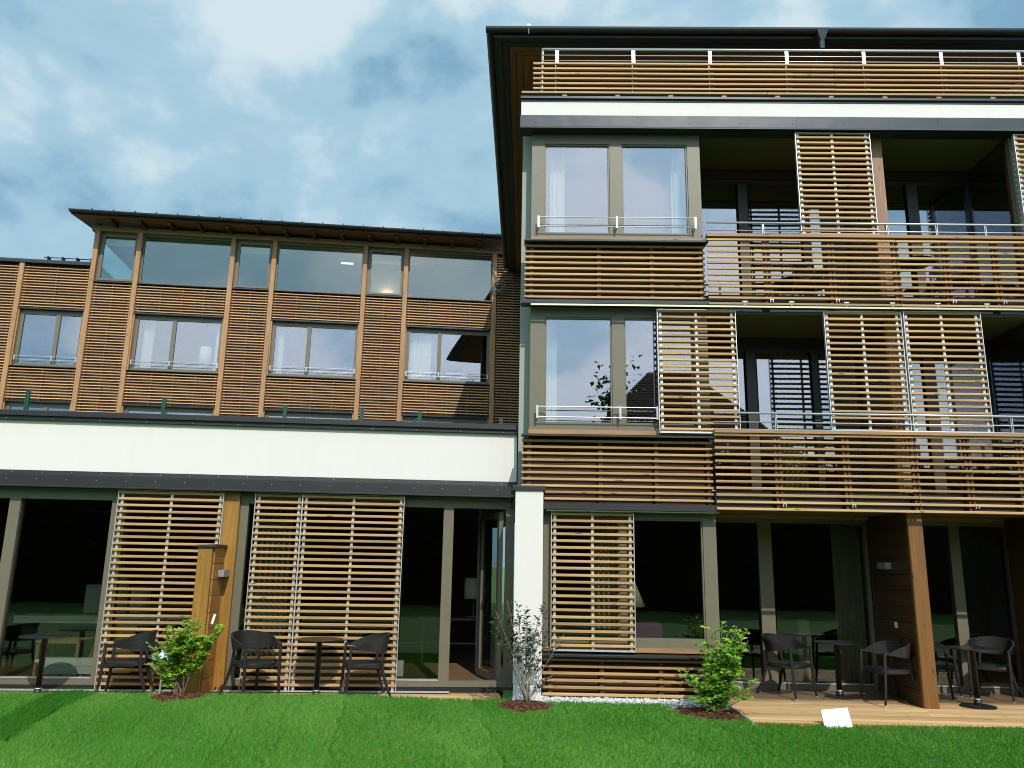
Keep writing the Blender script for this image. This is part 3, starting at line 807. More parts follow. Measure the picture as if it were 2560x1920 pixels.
# privacy screen of oiled boards, standing out from the post
sc = part(GW, 'privacy_screen')
MB().cbox(-4.315, -4.13, -0.47, -0.43, 0.02, 1.875, 0.006).build('end_board', W_GOLD, sc)
for k in range(9):
    z = 0.03 + 0.205 * k
    MB().box(-4.125, -4.105, -0.43, 0.045, z + 0.003, z + 0.202).build('board', W_PANEL, sc)
    MB().box(-4.31, -4.29, -0.428, 0.04, z + 0.003, z + 0.202).build('board', W_PANEL, sc)
MB().box(-4.289, -4.126, -0.428, 0.04, 0.03, 1.86).build('core', W_DARK, sc)
MB().prism([(-4.345, 1.877), (-4.345, 1.90), (-4.08, 1.915), (-4.08, 1.877)], -0.50, 0.045, 'y').build('cap', ROOFM, sc)

# ================================================================== TIMBER BUILDING (upper left)
TBA = 0.1270
TB = empty('timber_building', (0, 24.2, 0), TBA, None, label='larch clad two storey building with glazed top floor behind the white parapet', category='building')
PW = 0.145
P1, P2, P3, P4, P5, P6, P7 = -13.39, -12.125, -9.34, -8.085, -5.285, -4.0, -1.185
POSTS = [P1, P2, P3, P4, P5, P6, P7]
UEND = -0.10
for u in POSTS:
    MB().cbox(u, u + PW, -0.03, 0.2, 3.0, 11.44, 0.01).build('post', W_POST, TB)
MB().cbox(-15.41, -15.41 + PW, -0.03, 0.2, 3.0, 10.29, 0.01).build('post', W_POST, TB)
MB().box(P1 - 0.1, UEND, -0.028, 0.2, 11.442, 11.60).build('eaves_beam', W_BEAM, TB)
# backing walls around the openings
WIN = [(-15.26, P1, 7.13, 8.86), (P2 + PW, P3, 7.13, 8.86), (P4 + PW, P5, 7.13, 8.86), (P6 + PW, P7, 7.13, 8.86)]
WLOW = [(-15.26, P1, 4.3, 6.05), (P2 + PW, P3, 4.3, 6.05), (P4 + PW, P5, 4.3, 6.05), (P6 + PW, P7, 4.3, 6.05)]
def backing(u0, u1, z0, z1): MB().box(u0 + 0.001, u1 - 0.001, 0.115, 0.165, z0, z1).build('backing_wall', W_DARK, TB)
def clad(u0, u1, zlo, zhi, battens, z_ref=9.735, stuff=False):
    backing(u0, u1, zlo - 0.02, zhi + 0.03)
    c = part(TB, 'cladding_panel')
    k0 = math.ceil((z_ref - zhi + 0.02) / 0.0868); z = z_ref - k0 * 0.0868
    for f in battens:
        ub = u0 + f * (u1 - u0); MB().box(ub - 0.025, ub + 0.025, 0.044, 0.114, zlo, zhi).build('batten', W_BATT, c)
    st = MB()
    while z > zlo + 0.015:
        if stuff: st.box(u0 + 0.012, u1 - 0.012, 0.012, 0.042, z - 0.016, z + 0.016)
        else: slat(c, u0 + 0.012, u1 - 0.012, 0.012, z, 0.032, 0.03, W_SLATB)
        z -= 0.0868
    if stuff: st.build('slats', W_SLATB, c, kind='stuff')
B1, B3 = (0.06, 0.5, 0.94), (0.03, 0.27, 0.51, 0.75, 0.97)
for a, b_ in ((P1, P2), (P3, P4), (P5, P6)): clad(a + PW, b_, 5.62, 9.79, B1)
for a, b_ in ((P2, P3), (P4, P5), (P6, P7)):
    clad(a + PW, b_, 8.90, 9.79, B3); clad(a + PW, b_, 6.10, 7.08, B3)
clad(-15.26, P1, 8.92, 10.25, (0.04, 0.5, 0.96)); clad(-15.26, P1, 6.10, 7.08, (0.04, 0.5, 0.96))
clad(-17.2, -15.41, 5.62, 10.25, (0.5, 0.95))
clad(P7 + PW, UEND, 5.62, 11.40, (0.08, 0.55), stuff=True)
def opening(u0, u1, z0, z1, mull, guard=True, hidden=0.0):
    w = part(TB, 'window')
    MB().box(u0, u1, -0.005, 0.12, z1, z1 + 0.045).build('head_sheet', DARKM, w)
    MB().prism([(-0.035, z0 - 0.03), (-0.035, z0 - 0.012), (0.13, z0 + 0.0), (0.13, z0 - 0.03)], u0, u1, 'x').build('sill_sheet', DARKM, w)
    MB().box(u0, u0 + 0.035, 0.02, 0.13, z0, z1).box(u1 - 0.035, u1, 0.02, 0.13, z0, z1).build('reveal', W_POST, w)
    f = MB(); a, b_ = u0 + 0.036, u1 - 0.036
    um = a + mull * (b_ - a)
    frame(f, a, b_, 0.13, 0.2, z0, z1, 0.10, 0.07, 0.10, 0.13)
    f.box(um - 0.06, um + 0.06, 0.13, 0.2, z0 + 0.1, z1 - 0.13)
    f.build('frame', TAUPE, w)
    pane(w, a + 0.09, um - 0.05, 0.165, z0 + 0.09, z1 - 0.12); pane(w, um + 0.05, b_ - 0.06, 0.165, z0 + 0.09, z1 - 0.12)
    if guard:
        railbox(w, a + 0.03, b_ - 0.02, 0.05, z0 + 0.19, z0 + 0.30, [um])
    return w
for (a, b_, z0, z1), mm_ in zip(WIN, (0.6, 0.445, 0.43, 0.40)): opening(a, b_, z0, z1, mm_)
for (a, b_, z0, z1), mm_ in zip(WLOW, (0.6, 0.445, 0.43, 0.40)): opening(a, b_, z0, z1, mm_, False)
# glazed top floor
def clerestory(u0, u1, sash):
    w = part(TB, 'top_window')
    MB().prism([(-0.035, 9.80), (-0.035, 9.825), (0.13, 9.85), (0.13, 9.80)], u0, u1, 'x').build('sill_sheet', DARKM, w)
    f = MB()
    if sash:
        frame(f, u0, u1, 0.12, 0.2, 9.85, 11.44, 0.05, 0.04, 0.05, 0.06); frame(f, u0 + 0.05, u1 - 0.04, 0.10, 0.16, 9.90, 11.38, 0.07, 0.06, 0.06, 0.07)
        f.build('frame', TAUPE, w)
        pane(w, u0 + 0.11, u1 - 0.09, 0.13, 9.95, 11.32, GLASSC)
    else:
        frame(f, u0, u1, 0.10, 0.17, 9.85, 11.44, 0.045, 0.03, 0.035, 0.05); f.build('frame', TAUPE, w)
        pane(w, u0 + 0.04, u1 - 0.02, 0.13, 9.88, 11.40, GLASSC)
for a, b_, s_ in ((P1, P2, 1), (P2, P3, 0), (P3, P4, 1), (P4, P5, 0), (P5, P6, 1), (P6, P7, 0)): clerestory(a + PW, b_, s_)
# rooms behind
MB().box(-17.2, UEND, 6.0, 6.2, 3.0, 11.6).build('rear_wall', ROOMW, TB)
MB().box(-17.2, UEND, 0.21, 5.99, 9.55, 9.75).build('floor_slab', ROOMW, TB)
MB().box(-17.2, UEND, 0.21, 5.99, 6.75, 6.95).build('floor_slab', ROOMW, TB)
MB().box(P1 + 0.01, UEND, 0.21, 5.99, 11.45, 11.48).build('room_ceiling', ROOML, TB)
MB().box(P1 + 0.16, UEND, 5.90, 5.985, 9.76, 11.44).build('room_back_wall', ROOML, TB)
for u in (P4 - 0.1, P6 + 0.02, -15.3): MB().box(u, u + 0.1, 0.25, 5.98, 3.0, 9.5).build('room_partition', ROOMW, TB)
MB().box(P1, P1 + 0.12, 3.4, 5.89, 9.76, 11.44).build('room_side_wall', ROOML, TB)
MB().box(P1 + 0.03, P1 + 0.09, 0.21, 3.39, 9.76, 9.9).box(P1 + 0.03, P1 + 0.09, 0.21, 3.39, 11.3, 11.44).build('side_window_frame', TAUPE, TB)
MB().box(P1 + 0.05, P1 + 0.062, 0.22, 3.38, 9.89, 11.31).build('pane', GLASSC, TB)
MB().box(UEND - 0.1, UEND, 0.21, 5.99, 3.0, 11.44).build('end_wall', ROOMW, TB)
MB().box(-17.2, P1, 0.21, 6.0, 10.2, 10.28).build('lower_roof', ROOFM, TB)
MB().prism([(-0.06, 10.29), (-0.06, 10.36), (0.0, 10.42), (0.6, 10.46), (0.6, 10.29)], -17.2, P1 - 0.005, 'x').build('lower_eaves_sheet', DARKM, TB)
MB().tube([(-14.9, 0.3, 10.60), (P1 - 0.05, 0.3, 10.60)], 0.015, 6).build('snow_guard', ROOFM, TB)
p = MB()
for k in range(4): p.box(-14.78 + 0.42 * k, -14.74 + 0.42 * k, 0.22, 0.40, 10.44, 10.62)
p.build('snow_guard_bracket', ROOFM, TB)
MB().box(-15.1, P1 - 0.02, 0.45, 2.0, 10.47, 10.58).build('roof_upstand', ROOFM, TB)
# roof
ru = P1 - 0.43
troof = MB().prism([(-0.80, 11.62), (-0.80, 11.73), (3.5, 12.25), (7.0, 11.8), (7.0, 11.65), (3.5, 12.12)], ru, -0.62, 'x').build('roof', ROOFM, TB)
MB().prism([(-0.755, 11.605), (-0.755, 11.618), (0.0, 11.70), (0.0, 11.688)], ru + 0.05, -0.65, 'x').build('soffit', W_SOFF, troof)
MB().prism([(0.0, 11.70), (0.0, 11.688), (3.4, 12.10), (3.4, 12.11)], ru + 0.05, P1 - 0.01, 'x').build('side_soffit', W_SOFF, troof)
MB().prism([(-0.87 + a, 11.715 + z) for a, z in gutter_prof(1)], ru - 0.01, -0.70, 'x').build('gutter', ROOFM, troof)
for k in range(14):
    u = -12.83 + 0.855 * k
    MB().prism([(-0.58, 11.52), (-0.62, 11.60), (0.0, 11.685), (0.0, 11.555)], u, u + 0.10, 'x').build('rafter', W_BATT, troof)
MB().tube([(ru + 0.35, -0.45, 11.90), (-0.70, -0.45, 11.90)], 0.014, 6).build('snow_guard', ROOFM, troof)
p = MB()
for k in range(21): p.box(ru + 0.45 + 0.62 * k, ru + 0.48 + 0.62 * k, -0.55, -0.40, 11.75, 11.93)
p.build('snow_guard_bracket', ROOFM, troof)
MB().box(-1.10, -0.72, -0.2, 0.2, 11.82, 12.02).box(-1.13, -0.69, -0.23, 0.23, 12.02, 12.05).build('roof_vent', ROOFM, troof)
# ceiling lamps of the glazed room
MB().box(-6.15, -5.75, 1.55, 1.67, 11.435, 11.448).build('ceiling_lamp', COOLE, TB)
MB().box(-3.05, -2.75, 1.2, 1.35, 11.43, 11.448).box(-2.0, -1.7, 1.2, 1.35, 11.43, 11.448).build('air_outlet', GREYBOX, TB)
MB().box(P5 + 0.1, P6 + 0.1, 1.5, 1.58, 9.76, 11.44).build('stair_wall', ROOML, TB)
up = MB().lathe([(0.02, 10.22), (0.13, 10.30), (0.135, 10.31)], -4.58, 1.36, 20).build('uplighter', GREYBOX, TB, True)
MB().lathe([(0.12, 10.312), (0.10, 10.318), (0.01, 10.32)], -4.58, 1.36, 20).build('lamp_glass', WARM, up, True)
# beige sheets added behind the tops of the narrow sashes
for a, b_ in ((P1, P2), (P3, P4), (P5, P6)):
    MB().box(a + PW + 0.12, b_ - 0.10, 0.19, 0.20, 11.05, 11.36).build('beige_sash_sheet', CLOTHB, TB)

# ================================================================== placing helpers
FR = {'M': ((0, 0), 0.0), 'W': ((0, 11.354), GWA), 'T': ((0, 24.2), TBA)}
def at(fr, u, off, z=0.0):
    (ox, oy), a = FR[fr]
    return Vector((ox + u * math.cos(a) - off * math.sin(a), oy + u * math.sin(a) + off * math.cos(a), z))
def put(o, fr, u, off, z=0.0, rz=0.0):
    o.location = at(fr, u, off, z); o.rotation_euler = (0, 0, FR[fr][1] + rz)
    return o
def tag(o, label, cat, group=None):
    o['label'] = label; o['category'] = cat
    if group: o['group'] = group
    return o
def thing(name, fr, u, off, z, rz, label, cat, group=None):
    o = empty(name, (0, 0, 0)); put(o, fr, u, off, z, rz); tag(o, label, cat, group)
    return o
def copy_tree(o, parent=None):
    c = o.copy(); COL.objects.link(c); c.parent = parent
    for k in list(o.children): copy_tree(k, c)
    return c

# ================================================================== DECKS, GRAVEL
dk = empty('right_terrace_deck', (2.59, 9.62, 0), 0, (0, 0, 0), kind='structure', label='sunlit larch deck of the right terrace')
dk.location = (0, 0, 0)
y = 9.66; k = 0
while y < 12.02:
    a = 2.60; xj = 4.6 + (k * 1.37) % 2.6
    slat(dk, a, xj, y, 0.026, 0.028, 0.134, W_DECK, 'deck_board', False); slat(dk, xj + 0.004, XR, y, 0.026, 0.028, 0.134, W_DECK, 'deck_board', False)
    y += 0.140; k += 1
MB().box(2.60, XR, 9.632, 9.656, -0.06, 0.036).build('deck_edge_board', W_DECKE, dk)
MB().box(2.575, 2.598, 9.6, 10.75, -0.06, 0.052).build('edging_strip', ALU, dk)
dl = empty('left_terrace_deck', (0, 11.354, 0), GWA, None, kind='structure', label='narrow larch deck along the garden wing')
for k in range(6):
    yy = -0.74 + 0.141 * k
    for a, b_ in ((-9.0, -6.3), (-6.296, -2.9), (-2.896, -0.32)):
        slat(dl, a, b_, yy, 0.006, 0.028, 0.134, W_DECK, 'deck_board', False)
MB().box(-9.0, -0.32, 0.105, 0.15, 0.0, 0.085).build('threshold_gap', DARKGAP, dl)
MB().box(2.53, 7.9, 12.052, 12.10, 0.0, 0.042).build('threshold_gap', DARKGAP, dk)

def ico(rng, r):
    ph = (1 + 5 ** 0.5) / 2
    vs = [(-1, ph, 0), (1, ph, 0), (-1, -ph, 0), (1, -ph, 0), (0, -1, ph), (0, 1, ph), (0, -1, -ph), (0, 1, -ph), (ph, 0, -1), (ph, 0, 1), (-ph, 0, -1), (-ph, 0, 1)]
    fs = [(0, 11, 5), (0, 5, 1), (0, 1, 7), (0, 7, 10), (0, 10, 11), (1, 5, 9), (5, 11, 4), (11, 10, 2), (10, 7, 6), (7, 1, 8), (3, 9, 4), (3, 4, 2), (3, 2, 6), (3, 6, 8), (3, 8, 9), (4, 9, 5), (2, 4, 11), (6, 2, 10), (8, 6, 7), (9, 8, 1)]
    s = [rng.uniform(0.6, 1.2) * r / 1.9 for _ in range(3)]
    a = rng.uniform(0, 6.28)
    o = []
    for x, y, z in vs:
        x, y, z = x * s[0] * rng.uniform(.85, 1.15), y * s[1] * rng.uniform(.85, 1.15), z * s[2] * 0.8
        o.append((x * math.cos(a) - y * math.sin(a), x * math.sin(a) + y * math.cos(a), z))
    return o, fs
rng = random.Random(3)
gv = MB()
MBG = MB().box(-0.12, 2.50, 10.42, 10.84, -0.02, 0.075)
for _ in range(2300):
    x = rng.uniform(-0.13, 2.50); yy = rng.uniform(10.42, 10.82)
    vs, fs = ico(rng, rng.uniform(0.010, 0.022)); b_ = len(gv.v)
    z = 0.078 + rng.uniform(-0.006, 0.016) - 0.03 * max(0, (10.50 - yy) / 0.08)
    gv.v += [(x + a, yy + c, z + d_) for a, c, d_ in vs]; gv.f += [tuple(b_ + i for i in f) for f in fs]
MBG.build('gravel_bed', plain('gravel_base', (0.30, 0.30, 0.29), 0.9, 0, 0.2, 0.3, 60.0), None, kind='structure', label='bed of the pale gravel strip')
gv.build('gravel', PEBBLE, None, kind='stuff', label='pale gravel strip below the slatted bay', category='gravel')

# ================================================================== GRASS BLADES
rg = np.random.default_rng(5)
NB = 470000
Y = 6.7 + (10.72 - 6.7) * rg.random(NB) ** 0.85
X = (rg.random(NB) * 2 - 1) * (0.72 * Y + 0.6)
def sstep(a, b_, v):
    t_ = np.clip((v - a) / (b_ - a), 0, 1); return t_ * t_ * (3 - 2 * t_)
# keep out of decks, gravel and mulch beds
Uw = X * math.cos(GWA) + (Y - 11.354) * math.sin(GWA); Ow = -X * math.sin(GWA) + (Y - 11.354) * math.cos(GWA)
keep = ~((X > 2.56) & (Y > 9.62))
keep &= ~((Uw < -0.25) & (Ow > -0.765))
keep &= ~((X > -0.14) & (Y > 10.44))
MULCH = [(-4.13, 10.02, 0.31, 0.36), (0.02, 10.20, 0.325, 0.38), (2.20, 10.20, 0.46, 0.46)]
for cx, cy, rx, ry in MULCH:
    keep &= ~((((X - cx) / rx) ** 2 + ((Y - cy) / ry) ** 2) < 0.9 + 0.25 * rg.random(NB))
keep &= Y < 10.75
X, Y = X[keep], Y[keep]; n = len(X)
ROW = Y - SH * np.minimum(X, 0)
Z = (0.05 + 0.045 * sstep(0.6, 2.4, -X)) * sstep(8.4, 10.2, ROW) * (1 - sstep(1.6, 2.5, X)) + 0.012 * np.sin(X * 1.3 + Y * 0.7) * sstep(6, 7, Y) * (1 - sstep(9.4, 10.0, Y))
# turf rolls laid at a slant, one band of longer, darker grass at the left
def wob(a, b_, ph): return np.sin(X * a + Y * b_ + ph)
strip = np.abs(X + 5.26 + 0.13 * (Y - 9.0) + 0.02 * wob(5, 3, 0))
dark_band = (strip < 0.22) & (Y > 8.0 + 0.1 * wob(9, 4, 0))
patch = 0.5 + 0.25 * wob(0.9, 1.7, 0.4) + 0.15 * wob(2.7, -1.9, 1.1) + 0.10 * wob(6.1, 4.3, 2.0)
cyc = (X + 0.16 * Y + 0.02 * wob(3, 7, 1)) / 0.52
roll = (np.sin(np.floor(cyc) * 12.9898) * 43758.5453) % 1.0
joint = (np.abs(cyc - np.round(cyc)) < 0.035) & (wob(1.3, 5.1, 0.3) > -0.55)
h = (0.034 + 0.016 * rg.random(n)) * (0.9 + 0.25 * patch)
h[dark_band] *= 1.55
U2 = X * math.cos(GWA) + (Y - 11.354) * math.sin(GWA); O2 = -X * math.sin(GWA) + (Y - 11.354) * math.cos(GWA)
edge = ((U2 < -0.25) & (O2 > -0.83)) | ((X > 2.5) & (Y > 9.54)) | ((X > -0.2) & (Y > 10.38))
h[edge] *= 1.0 + 0.35 * rg.random(int(edge.sum()))
tuft = rg.random(n) < 0.006
h[tuft] *= 1.3
h[joint] *= 0.55
ang = rg.random(n) * 2 * math.pi; lean = 0.3 + 0.7 * rg.random(n)
wd = 0.0018 + 0.0016 * rg.random(n)
dx, dy = np.cos(ang), np.sin(ang)
base = np.stack([X, Y, Z - 0.004], 1)
side = np.stack([-dy * wd, dx * wd, np.zeros(n)], 1)
tip = base + np.stack([dx * h * lean * 0.7, dy * h * lean * 0.7, h], 1)
mid = base + np.stack([dx * h * lean * 0.22, dy * h * lean * 0.22, h * 0.6], 1)
V = np.empty((n, 4, 3), np.float32)
V[:, 0] = base - side; V[:, 1] = base + side; V[:, 2] = mid + side * 0.7; V[:, 3] = tip
me = bpy.data.meshes.new('grass')
me.vertices.add(n * 4); me.vertices.foreach_set('co', V.ravel())
idx = np.arange(n, dtype=np.int32)[:, None] * 4 + np.array([0, 1, 2, 0, 2, 3], np.int32)[None, :]
me.loops.add(n * 6); me.loops.foreach_set('vertex_index', idx.ravel().astype(np.int32))
me.polygons.add(n * 2); me.polygons.foreach_set('loop_start', np.arange(0, n * 6, 3, dtype=np.int32))
try: me.polygons.foreach_set('loop_total', np.full(n * 2, 3, np.int32))
except Exception: pass
me.update(calc_edges=True)
g0, g1, straw = np.array([0.055, 0.235, 0.014]), np.array([0.165, 0.40, 0.060]), np.array([0.40, 0.36, 0.16])
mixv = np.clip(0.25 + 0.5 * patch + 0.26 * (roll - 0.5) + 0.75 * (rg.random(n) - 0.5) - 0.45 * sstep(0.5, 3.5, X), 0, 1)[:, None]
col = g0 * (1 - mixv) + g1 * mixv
dry = (rg.random(n) < 0.03 + 0.03 * (patch > 0.62))[:, None]
col = np.where(dry, straw, col)
col = np.where(joint[:, None], col * np.array([0.78, 0.74, 0.7]), col)
col = np.where(dark_band[:, None], col * np.array([0.42, 0.62, 0.35]), col)
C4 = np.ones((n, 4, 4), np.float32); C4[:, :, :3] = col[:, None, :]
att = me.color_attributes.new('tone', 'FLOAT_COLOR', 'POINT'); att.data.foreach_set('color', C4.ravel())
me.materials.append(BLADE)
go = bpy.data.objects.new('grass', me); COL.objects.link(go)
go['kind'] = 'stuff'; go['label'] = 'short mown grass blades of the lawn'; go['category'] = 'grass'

# ================================================================== MULCH BEDS AND SHRUBS
def mulch(cx, cy, rx, ry, label, seed):
    r = random.Random(seed)
    z0 = lawn_z(cx, cy)
    e = thing('mulch_bed', 'M', cx, cy, z0, 0, label, 'mulch bed', 'mulch beds of the three shrubs')
    so = MB()
    so.v.append((0, 0, 0.05))
    for k in range(28):
        th = 2 * math.pi * k / 28; q = 1 + 0.05 * math.sin(3 * th + seed)
        so.v.append((rx * q * math.cos(th), ry * q * math.sin(th), 0.006))
    so.f += [(0, 1 + k, 1 + (k + 1) % 28) for k in range(28)]
    so.build('soil', SOIL, e)
    ch = MB()
    for _ in range(850):
        th = r.uniform(0, 6.283); q = r.random() ** 0.5 * 1.03
        x, y_ = rx * q * math.cos(th), ry * q * math.sin(th); z = 0.008 + 0.045 * (1 - q) + r.uniform(0, 0.014)
        l, w, a, ti = r.uniform(0.010, 0.032), r.uniform(0.004, 0.009), r.uniform(0, 6.28), r.uniform(-0.5, 0.5)
        M3 = Matrix.Rotation(a, 3, 'Z') @ Matrix.Rotation(ti, 3, 'Y') @ Matrix.Rotation(r.uniform(-.6, .6), 3, 'X')
        b_ = len(ch.v)
        for sx, sy, sz in ((-1, -1, -1), (1, -1, -1), (1, 1, -1), (-1, 1, -1), (-1, -.7, 1), (.9, -.8, 1), (1, .7, 1), (-.8, 1, 1)):
            v = M3 @ Vector((sx * l, sy * w, sz * 0.0035)); ch.v.append((x + v.x, y_ + v.y, z + v.z))
        ch.f += [tuple(b_ + i for i in f) for f in ((4, 5, 6, 7), (0, 1, 5, 4), (1, 2, 6, 5), (2, 3, 7, 6), (3, 0, 4, 7))]
    ch.build('bark_chips', CHIP, e, kind='stuff')
    return e, z0
M1, z1_ = mulch(*MULCH[0], 'bark mulch bed under the bright green shrub by the golden privacy screen', 1)
M2, z2_ = mulch(*MULCH[1], 'oval bark mulch bed in front of the white pillar', 2)
M3_, z3_ = mulch(*MULCH[2], 'large bark mulch bed beside the right terrace deck', 3)

def leaf_quad(mb, p, d, up, l, w, fold=0.25):
    d = d.normalized(); s = d.cross(up)
    if s.length < 1e-3: s = d.cross(Vector((1, 0, 0)))
    s.normalize(); nrm = s.cross(d).normalized()
    b_ = len(mb.v)
    m_ = p + d * (l * 0.45)
    mb.v += [tuple(p), tuple(m_ + s * w + nrm * (w * fold)), tuple(p + d * l - nrm * (l * 0.12)), tuple(m_ - s * w + nrm * (w * fold)), tuple(m_ - nrm * 0.0)]
    mb.f += [(b_, b_ + 1, b_ + 4), (b_ + 1, b_ + 2, b_ + 4), (b_ + 2, b_ + 3, b_ + 4), (b_ + 3, b_, b_ + 4)]

def shrub(name, cx, cy, z0, tips, bark, leaf, leaf_l, leaf_w, per, seed, label, start=0.35, srad=0.006, twigs=3, droop=0.0):
    """stems from one stool to the listed tips, side twigs, leaves in pairs along the upper parts"""
    r = random.Random(seed)
    e = thing(name, 'M', cx, cy, z0, 0, label, 'shrub')
    st, lf = MB(), MB()
    def leaves(pts, n, a0):
        for _ in range(n):
            f = a0 + (1 - a0) * r.random() ** 0.8
            i = min(int(f * (len(pts) - 1)), len(pts) - 2); q = f * (len(pts) - 1) - i
            p = pts[i].lerp(pts[i + 1], q)
            ax = (pts[i + 1] - pts[i]).normalized()
            th = r.uniform(0, 6.283)
            rad = Vector((math.cos(th), math.sin(th), 0)) * r.uniform(0.6, 1.0) + ax * r.uniform(0.15, 0.8) + Vector((0, 0, r.uniform(-0.3, 0.2) - droop))
            s = r.uniform(0.65, 1.2)
            leaf_quad(lf, p + rad.normalized() * 0.012, rad, Vector((r.uniform(-.4, .4), r.uniform(-.7, .1), 1)), leaf_l * s, leaf_w * s)
    for (tx, ty, tz, wgt) in tips:
        bx, by = r.uniform(-0.05, 0.05), r.uniform(-0.05, 0.05)
        k = 7; pts = []
        wx, wy = r.uniform(-0.03, 0.03), r.uniform(-0.03, 0.03)
        for i in range(k + 1):
            f = i / k
            pts.append(Vector((bx + (tx - bx) * (f ** 1.25) + wx * math.sin(f * 5), by + (ty - by) * (f ** 1.25) + wy * math.sin(f * 4), tz * f)))
        st.tube(pts, [srad * (1 - 0.75 * i / k) + 0.0012 for i in range(k + 1)], 6)
        leaves(pts, int(per * wgt), start)
        for _ in range(twigs):
            f = r.uniform(start, 0.9); i = int(f * k)
            p = pts[i]; th = r.uniform(0, 6.283); ln = r.uniform(0.10, 0.24) * (tz / 0.9)
            q = p + Vector((math.cos(th) * ln * 0.75, math.sin(th) * ln * 0.75, ln * r.uniform(0.35, 0.8)))
            tw = [p, p.lerp(q, 0.5) + Vector((0, 0, 0.01)), q]
            st.tube(tw, [srad * 0.45, srad * 0.35, 0.0012], 5)
            leaves(tw, int(per * wgt * 0.55), 0.2)
    st.build('stems', bark, e, True)
    lf.build('foliage', leaf, e, kind='stuff')
    return e
r = random.Random(21)
tips = [(r.uniform(-0.30, 0.42), r.uniform(-0.25, 0.2), r.uniform(0.60, 0.86), 1.0) for _ in range(13)]
tips += [(0.18, -0.05, 0.90, 1.2), (0.45, -0.05, 0.83, 1.2), (0.40, 0.0, 0.76, 1.2), (0.05, -0.1, 0.82, 1.1), (-0.40, -0.1, 0.62, 1.0), (-0.33, -0.15, 0.40, .8), (-0.2, -0.2, 0.30, .8), (-0.12, -0.15, 0.84, 1.0), (0.30, -0.1, 0.66, 1.0), (-0.22, -0.2, 0.5, 1.0)]
shrub('green_shrub', MULCH[0][0] + 0.02, MULCH[0][1], z1_, tips, BARK, LEAFG, 0.055, 0.022, 50, 4, 'bright green leafy shrub in front of the golden privacy screen', 0.38)
MB().box(-0.014, 0.014, -0.002, 0.002, 0.0, 0.12).build('tag', WHITEM, None)
tg = bpy.data.objects['tag']; tg.name = 'plant_tag'; tg.location = (-3.79, 9.98, 0.96); tg.rotation_euler = (0.1, 0.25, 0.2)
tag(tg, 'small white plant tag above the bright green shrub', 'tag')
r = random.Random(8)
tips = [(-0.28, -0.02, 1.24, .9), (-0.40, -0.05, 1.12, 1.1), (-0.43, 0.0, 0.98, 1.0), (-0.25, 0.05, 1.05, .8), (-0.14, 0.0, 1.20, .9), (-0.05, -0.05, 1.16, 1.3), (-0.02, 0.0, 0.98, 1.0), (0.10, -0.03, 1.05, .9), (0.20, -0.05, 1.20, .9), (0.22, 0.0, 0.86, .8), (0.42, -0.08, 0.86, .5), (0.30, -0.1, 0.40, .35), (-0.30, 0.02, 0.78, .6), (0.02, 0.05, 0.75, .5)]
shrub('twiggy_shrub', MULCH[1][0] + 0.02, MULCH[1][1] - 0.03, z2_, tips, BARKP, LEAFD, 0.060, 0.0145, 44, 9, 'sparse twiggy shrub with dark leaves in front of the white pillar', 0.52, 0.0065, 2)
r = random.Random(15)
tips = [(r.uniform(-0.16, 0.36), r.uniform(-0.2, 0.2), r.uniform(0.7, 1.02), 1.0) for _ in range(15)]
tips += [(0.10, -0.05, 1.06, 1.2), (0.28, -0.05, 1.03, 1.2), (0.42, -0.03, 0.86, 1.0), (-0.36, -0.1, 0.52, .7), (-0.42, -0.12, 0.50, .6), (-0.30, -0.2, 0.22, .8), (0.40, -0.2, 0.28, .7), (0.44, -0.22, 0.42, .6), (0.25, -0.2, 0.5, .9), (-0.1, -0.2, 0.62, 1.0), (0.05, -0.2, 0.40, .9), (0.15, -0.2, 0.7, 1.0)]
shrub('leafy_shrub', MULCH[2][0] + 0.10, MULCH[2][1] - 0.05, z3_, tips, BARK, LEAFR, 0.075, 0.029, 20, 17, 'fresh green leafy shrub left of the right terrace deck', 0.2)

